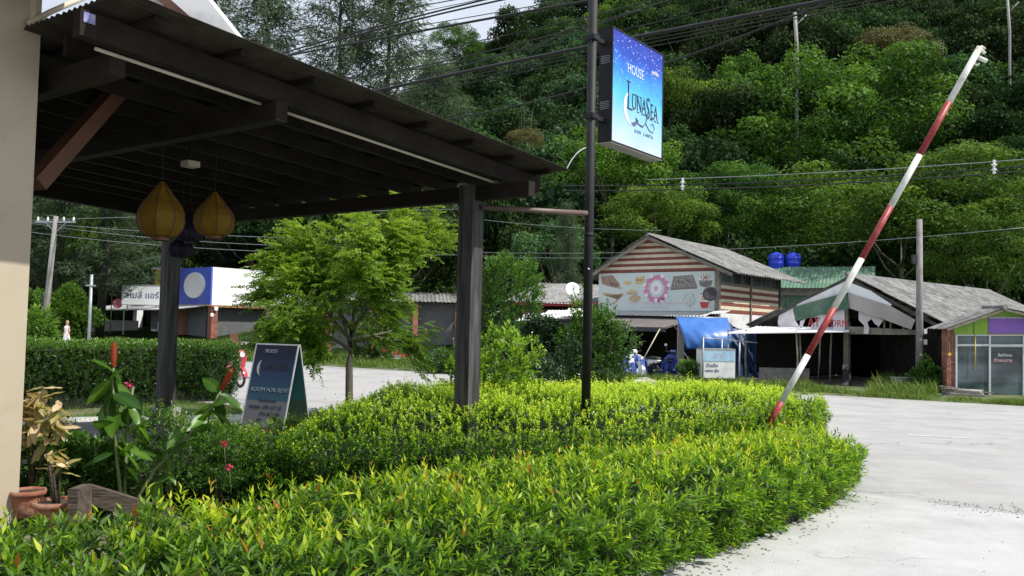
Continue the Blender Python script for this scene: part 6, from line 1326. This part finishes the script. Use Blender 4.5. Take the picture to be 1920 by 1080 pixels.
landmark(985, 268, 70, 78, 56, 0, 'brownish twiggy tree between the yellowish tree and the roof tip', brown)
# tall bare trunk on the hill
def bare(px, p0y, p1y, Y, r, label):
    a = P(px, p1y, Y); c = P(px-4, p0y, Y); zg = float(hill_z(a.x, Y)); t = thing('bare_trunk', label, 'tree', (a.x, Y, min(zg, a.z-1)))
    tube('trunk', [(0, 0, 0), a-t.location, a.lerp(c, .5)-t.location+Vector((.12, 0, 0)), c-t.location], r, M['palebark'], t); tube('limb', [a.lerp(c, .8)-t.location, a.lerp(c, .86)-t.location+Vector((1.2, 0, .8))], r*.3, M['palebark'], t)
bare(1494, 22, 160, 88, .20, 'tall pale bare trunk standing above the largest green tree'); bare(1893, 0, 120, 90, .14, 'thin pale trunk near the top right corner of the hillside')
# general cover
cand = []
for _ in range(30000):
    y = rnd.uniform(54, 205)**1.0; a = rnd.uniform(-.42, .68); cand.append((a*y, y))
cnt = 0
for x, y in cand:
    if cnt >= 285: break
    a = x/y; d = 5.4+2.4*((y-54)/150)
    if y < 62 and (a < .0 or a > .64): continue
    if y < 75 and a < -.12: continue
    if not ok(x, y, d): continue
    z = float(hill_z(x, y)); v_ = CROT.transposed() @ (Vector((x, y, z+6))-Vector((0, 0, CH))); qx = 960-F*v_.x/v_.z; qy = 540+F*v_.y/v_.z
    cr = 4.5/y*F
    if any(y < l[2]+3 and ((qx-l[0])/(l[3]*.9+cr*.4))**2+((qy-l[1])/(l[4]*.9+cr*.3))**2 < 1 for l in LM): continue
    if (z+9-CH)/y < (.12 if a > -.1 else .02) and y > 75 and False: continue
    # skip those whose top cannot be seen or lies above the frame
    if (z-1-CH)/y > .44: continue
    placed.append((x, y)); u = bumps(np.array([x*.06]), np.array([y*.06]), 1, 9)[0]+rnd.uniform(-.35, .35)
    kdx = 1 if u > .62 else (2 if (u < -.40 or (780 < qx < 1150 and rnd.random() < .45)) else (3 if rnd.random() < .15 else 0)); kind = rnd.choice([i for i, q in enumerate(kd) if q == kdx])  # extra blue-green crowns left of centre put hillside haze into leaf colour
    sc = rnd.uniform(.85, 1.25)*(1+.15*(y-60)/140); dk_ = None
    v_ = CROT.transposed() @ (Vector((x, y, z+6))-Vector((0, 0, CH))); qx = 960-F*v_.x/v_.z; qy = 540+F*v_.y/v_.z
    zn = next(n_ for lim, n_ in ((560, 'behind the pergola'), (860, 'above the pergola roof edge'), (1100, 'left of the black sign pole'), (1380, 'between sign pole and largest tree'), (1640, 'above the bakery and shed roofs'), (1830, 'right of the largest tree'), (9999, 'near the right edge')) if qx < lim)
    hn = 'high' if qy < 150 else ('midway' if qy < 330 else 'low'); lb = f'{kn[kdx]} {hn} on the hillside {zn}'
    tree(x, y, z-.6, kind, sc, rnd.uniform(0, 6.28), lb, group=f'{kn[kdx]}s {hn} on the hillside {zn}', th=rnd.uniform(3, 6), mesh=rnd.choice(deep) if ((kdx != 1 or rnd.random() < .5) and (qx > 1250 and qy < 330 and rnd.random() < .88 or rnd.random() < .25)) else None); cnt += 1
UN = 150000; ua = RN.uniform(-.45, .70, UN); uy = RN.uniform(52, 205, UN); kq = (uy > 84) | (ua > -.06); ua = ua[kq]; uy = uy[kq]; UN = len(ua); ux = ua*uy; uz = hill_z(ux, uy)+RN.uniform(0, 1, UN)**2*2.2
V, Fc, t_ = leaf_arrays(np.c_[ux, uy, uz], nrm(RN.normal(size=(UN, 3))+np.array([0, -.3, .3])), RN.uniform(.5, 1.1, UN), .5, RN.uniform(size=UN)**1.5*.8, N=RN.normal(size=(UN, 3))+np.array([0, -.4, 1.0]), quad=True)
o = mesh_np('undergrowth', V, Fc, t_, M['lf_hill1'], None, kind='stuff'); o['label'] = 'leafy undergrowth covering the hillside between the trees'
print('hill trees', cnt)

# ---------------- casuarinas: feathery drooping sprays
def casu(seed, H=22, wd=3.8, n=15000, z0=.2):
    rg = np.random.default_rng(seed); global RN; old = RN; RN = rg; P_ = []; D_ = []; T_ = []; b = MB()
    b.tube([(0, 0, 0), (.15, .1, H*.4), (-.1, 0, H*.75), (.1, 0, H)], [.26, .2, .1, .03], 8)
    nb = 64
    for i in range(nb):
        z = H*(z0+(1-z0)*(i+.5)/nb); L_ = wd*(1-((z/H-z0)/(1-z0))**1.6*.8)*rg.uniform(.55, 1.1); a = i*2.4+rg.normal()*.3
        e = Vector((math.cos(a)*L_, math.sin(a)*L_, L_*rg.uniform(.35, .8))); s0 = Vector((0, 0, z)); b.tube([s0, s0+e*.5+Vector((0, 0, -.1)), s0+e], [.05, .035, .01], 5)
        m_ = int(n/nb); t = rg.uniform(.25, 1.05, m_); q = np.array(s0)+t[:, None]*np.array(e)+rg.normal(size=(m_, 3))*np.array([.38, .38, .30])
        P_.append(q); D_.append(np.array([math.cos(a), math.sin(a), .1])*.5+rg.normal(size=(m_, 3))*.45+np.array([0, 0, -.35])); T_.append(rg.uniform(.1, .9)*.5+rg.uniform(0, .5, m_))
    p = np.concatenate(P_); d = np.concatenate(D_); T = np.concatenate(T_)
    V, Fc, t_ = leaf_arrays(p, d, rg.uniform(.35, .75, len(p)), .07, T, N=rg.normal(size=(len(p), 3)), quad=True, bend=.25); RN = old
    o = mesh_np('foliage', V, Fc, t_, M['lf_needle']); f_ = o.data; bpy.data.objects.remove(o); o = b.build('trunk', M['darkbark'], None, smooth=True); k_ = o.data; bpy.data.objects.remove(o); return f_, k_
CS = [casu(1, 22, 3.8, 13500), casu(2, 24, 4.6, 15000), casu(3, 20, 3.4, 11000, .35)]
def put_casu(px, Y, top_py, kind, label, group=None, wsc=1.0):
    f_, k_ = CS[kind]; H = (22, 24, 20)[kind]; c = P(px, top_py, Y); zg = max(0.0, float(hill_z(c.x, Y))); s = (c.z-zg)/H
    t = thing('casuarina_tree', label, 'tree', (c.x, Y, zg), px*.37, group)
    for nm, me in (('foliage', f_), ('trunk', k_)): o = bpy.data.objects.new(nm, me); COL.objects.link(o); o.parent = t; o.scale = (wsc, wsc, s)
put_casu(505, 82, -60, 0, 'blue grey feathery casuarina against the sky, leftmost clear of the roof', wsc=1.35)
put_casu(645, 84, -130, 1, 'tall feathery casuarina with open crown against the white sky', wsc=1.35)
put_casu(735, 86, -80, 1, 'wide feathery casuarina just left of the hill skyline', wsc=1.6)
put_casu(395, 80, -90, 0, 'yellowish casuarina showing above the white gable eave', wsc=1.3)
put_casu(1064, 47, 385, 2, 'small wispy casuarina sapling left of the sign pole', wsc=.28)
put_casu(820, 66, 120, 0, 'olive casuarina below the skyline at the edge of the hill', wsc=1.1)
for i, (px, Y, ty) in [(q_[0], (q_[1][0], q_[1][1] if q_[1][0] < 240 else max(q_[1][1], 80)+6*(q_[1][0] > 420), q_[1][2])) for q_ in enumerate([(70, 76, 290), (118, 62, 250), (150, 70, 300), (172, 80, 270), (203, 60, 230), (235, 74, 280), (268, 82, 300), (300, 72, 260), (335, 66, 250), (372, 78, 240), (405, 64, 240), (440, 74, 240), (90, 90, 330), (188, 95, 300), (320, 95, 280), (480, 68, 220), (540, 76, 220), (600, 70, 200), (20, 70, 280), (-40, 62, 260)])]:
    zc = 'left of the leaning pole' if px < 90 else ('between leaning pole and sign post' if px < 170 else ('above the lean-to roof' if px < 255 else ('behind the yellow lanterns' if px < 420 else 'behind the feathery tree'))); dc = 'nearer' if Y < 72 or (px > 240 and Y < 82) else 'farther'
    put_casu(px, Y, ty, (0, 1, 2)[i % 3], f'{dc} tall straight casuarina in the dark grove {zc}', f'{dc} casuarinas in the grove {zc}', 1.2)
# sunlit broadleaf patches between the trunks and dark understorey
landmark(158, 450, 58, 70, 170, 1, 'yellow lit creeper clad tree between the dark trunks at left', kinds[4])
landmark(215, 430, 64, 60, 130, 1, 'small sunlit broadleaf tree between casuarina trunks', kinds[5])
for i, (px, py, Y, w2, h2) in enumerate([(40, 600, 74, 170, 120), (180, 590, 78, 190, 110), (320, 560, 84, 220, 150), (450, 540, 86, 220, 160), (560, 520, 84, 220, 180), (680, 480, 78, 240, 220), (250, 480, 96, 260, 170), (90, 500, 98, 240, 160), (400, 460, 100, 260, 170), (860, 540, 60, 200, 140), (950, 560, 56, 160, 110), (-60, 560, 74, 200, 200)]):
    landmark(px, py, Y, w2, h2, 0, 'dark understorey tree filling the grove behind the shop row', kinds[(0, 1, 7, 2)[i % 4]], name='understorey_tree')['group'] = 'understorey trees behind the shops'
landmark(420, 470, 90, 130, 120, 2, 'blue green tree seen between lanterns and feathery tree', kinds[8])

# ================================================================ GRASS AND WEEDS
def grass(name, label, pts, n, h, m, clumpy=.5, wd=.012, tint=(.1, .9), hfun=None):
    q = poly_pts(pts, n); c = bumps(q[:, 0], q[:, 1], .9, 4)+bumps(q[:, 0], q[:, 1], 2.6, 8)*.6; k = RN.uniform(size=n) < np.clip(.62+c*clumpy*1.3, .06, 1); q = q[k]; c = c[k]; n = len(q)
    hh = h*RN.uniform(.45, 1.2, n)*(1+.5*np.clip(c, -1, 1)); 
    if hfun is not None: hh = hh*hfun(q)
    p = np.c_[q, np.zeros(n)+.02]; d = nrm(np.c_[RN.normal(size=(n, 2))*.38, np.ones(n)])
    T = tint[0]+(tint[1]-tint[0])*RN.uniform(size=n)**1.3; V, Fc, t_ = leaf_arrays(p, d, hh, wd, T, N=RN.normal(size=(n, 3)), quad=False, bend=.35, fold=.1)
    o = mesh_np(name, V, Fc, t_, m, None, kind='stuff'); o['label'] = label; return o
def band(x0, x1, a, b): return [(x, float(np.interp(x, fx, fy))+a) for x in np.linspace(x0, x1, 9)]+[(x, float(np.interp(x, fx, fy))+b) for x in np.linspace(x1, x0, 9)]
grass('verge_grass', 'green grass on the verge across the road at left', band(-22, -1, .1, 7), 36000, .34, M['grass'], .5, .03, (.15, .8))
grass('verge_grass', 'tall weedy grass along the far road edge before the houses', band(-1, 10.4, .1, 4.2), 26000, .24, M['grass'], .7, .022, (.15, .9))
grass('verge_grass', 'patchy grass along the road edge before the glass shop', band(10.4, 19, .05, 1.5), 14000, .13, M['grass'], .7, .02, (.1, .9))
g1_ = [G(x, y) for x, y in ((1622, 742), (1650, 722), (1700, 712), (1745, 722), (1760, 744), (1700, 748))]
grass('grass_tuft', 'lush tuft of long grass around the utility pole foot', [(p.x, p.y) for p in g1_], 7000, .42, M['grass'], .2, .02, (.3, .8))
grass('lawn_grass', 'short green lawn between clipped hedge and pergola', [(-9, 9), (-2.9, 9.5), (-2.9, 11.6), (.5, 13.2), (4.6, 14.2), (-3.0, 17.2), (-12.0, 21.8), (-11.5, 12)], 52000, .075, M['grass'], .6, .010, (.1, .7))
# loose gravel along the driveway joint
gv = MB(); rnd = random.Random(4)
for i in range(170):
    u = rnd.random(); px = 1740+200*u+rnd.gauss(0, 6); py = 941+26*u+rnd.gauss(0, 3.5)*(1+u)
    p = G(px, py); s = rnd.uniform(.004, .014); a = rnd.random()*3
    gv.add([(p.x+s*math.cos(a+k*2.1)*rnd.uniform(.7, 1.3), p.y+s*math.sin(a+k*2.1)*rnd.uniform(.7, 1.3), .009) for k in range(3)]+[(p.x, p.y, .009+s*.9)], [(0, 1, 3), (1, 2, 3), (2, 0, 3)])
for i in range(160):
    p = G(rnd.uniform(1290, 1900), rnd.uniform(760, 1075)); s = rnd.uniform(.003, .012); a = rnd.random()*3
    gv.add([(p.x+s*math.cos(a+k*2.1), p.y+s*math.sin(a+k*2.1), .009) for k in range(3)]+[(p.x, p.y, .009+s*.6)], [(0, 1, 3), (1, 2, 3), (2, 0, 3)])
o = gv.build('gravel', M['footing'], kind='stuff'); o['label'] = 'loose gravel and grit along the driveway joint'
# dead leaves under the hedge edge
dl = []; pp = np.array([[rnd.uniform(1.0, 4.6), 0, .012] for _ in range(110)])
for i in range(110): t = rnd.random(); pp[i] = [1.15+3.0*t+rnd.gauss(.08, .10), 6.45+3.8*t-abs(rnd.gauss(0, .12)), .014]
v, f, t = leaf_arrays(pp, np.c_[RN.normal(size=(110, 2)), np.zeros(110)], .05, .018, RN.uniform(.8, 1, 110), N=np.tile([[0, 0, 1.]], (110, 1))); o = mesh_np('fallen_leaves', v, f, t, M['lf_brown'], None, kind='stuff'); o['label'] = 'fallen dry leaves along the hedge foot'
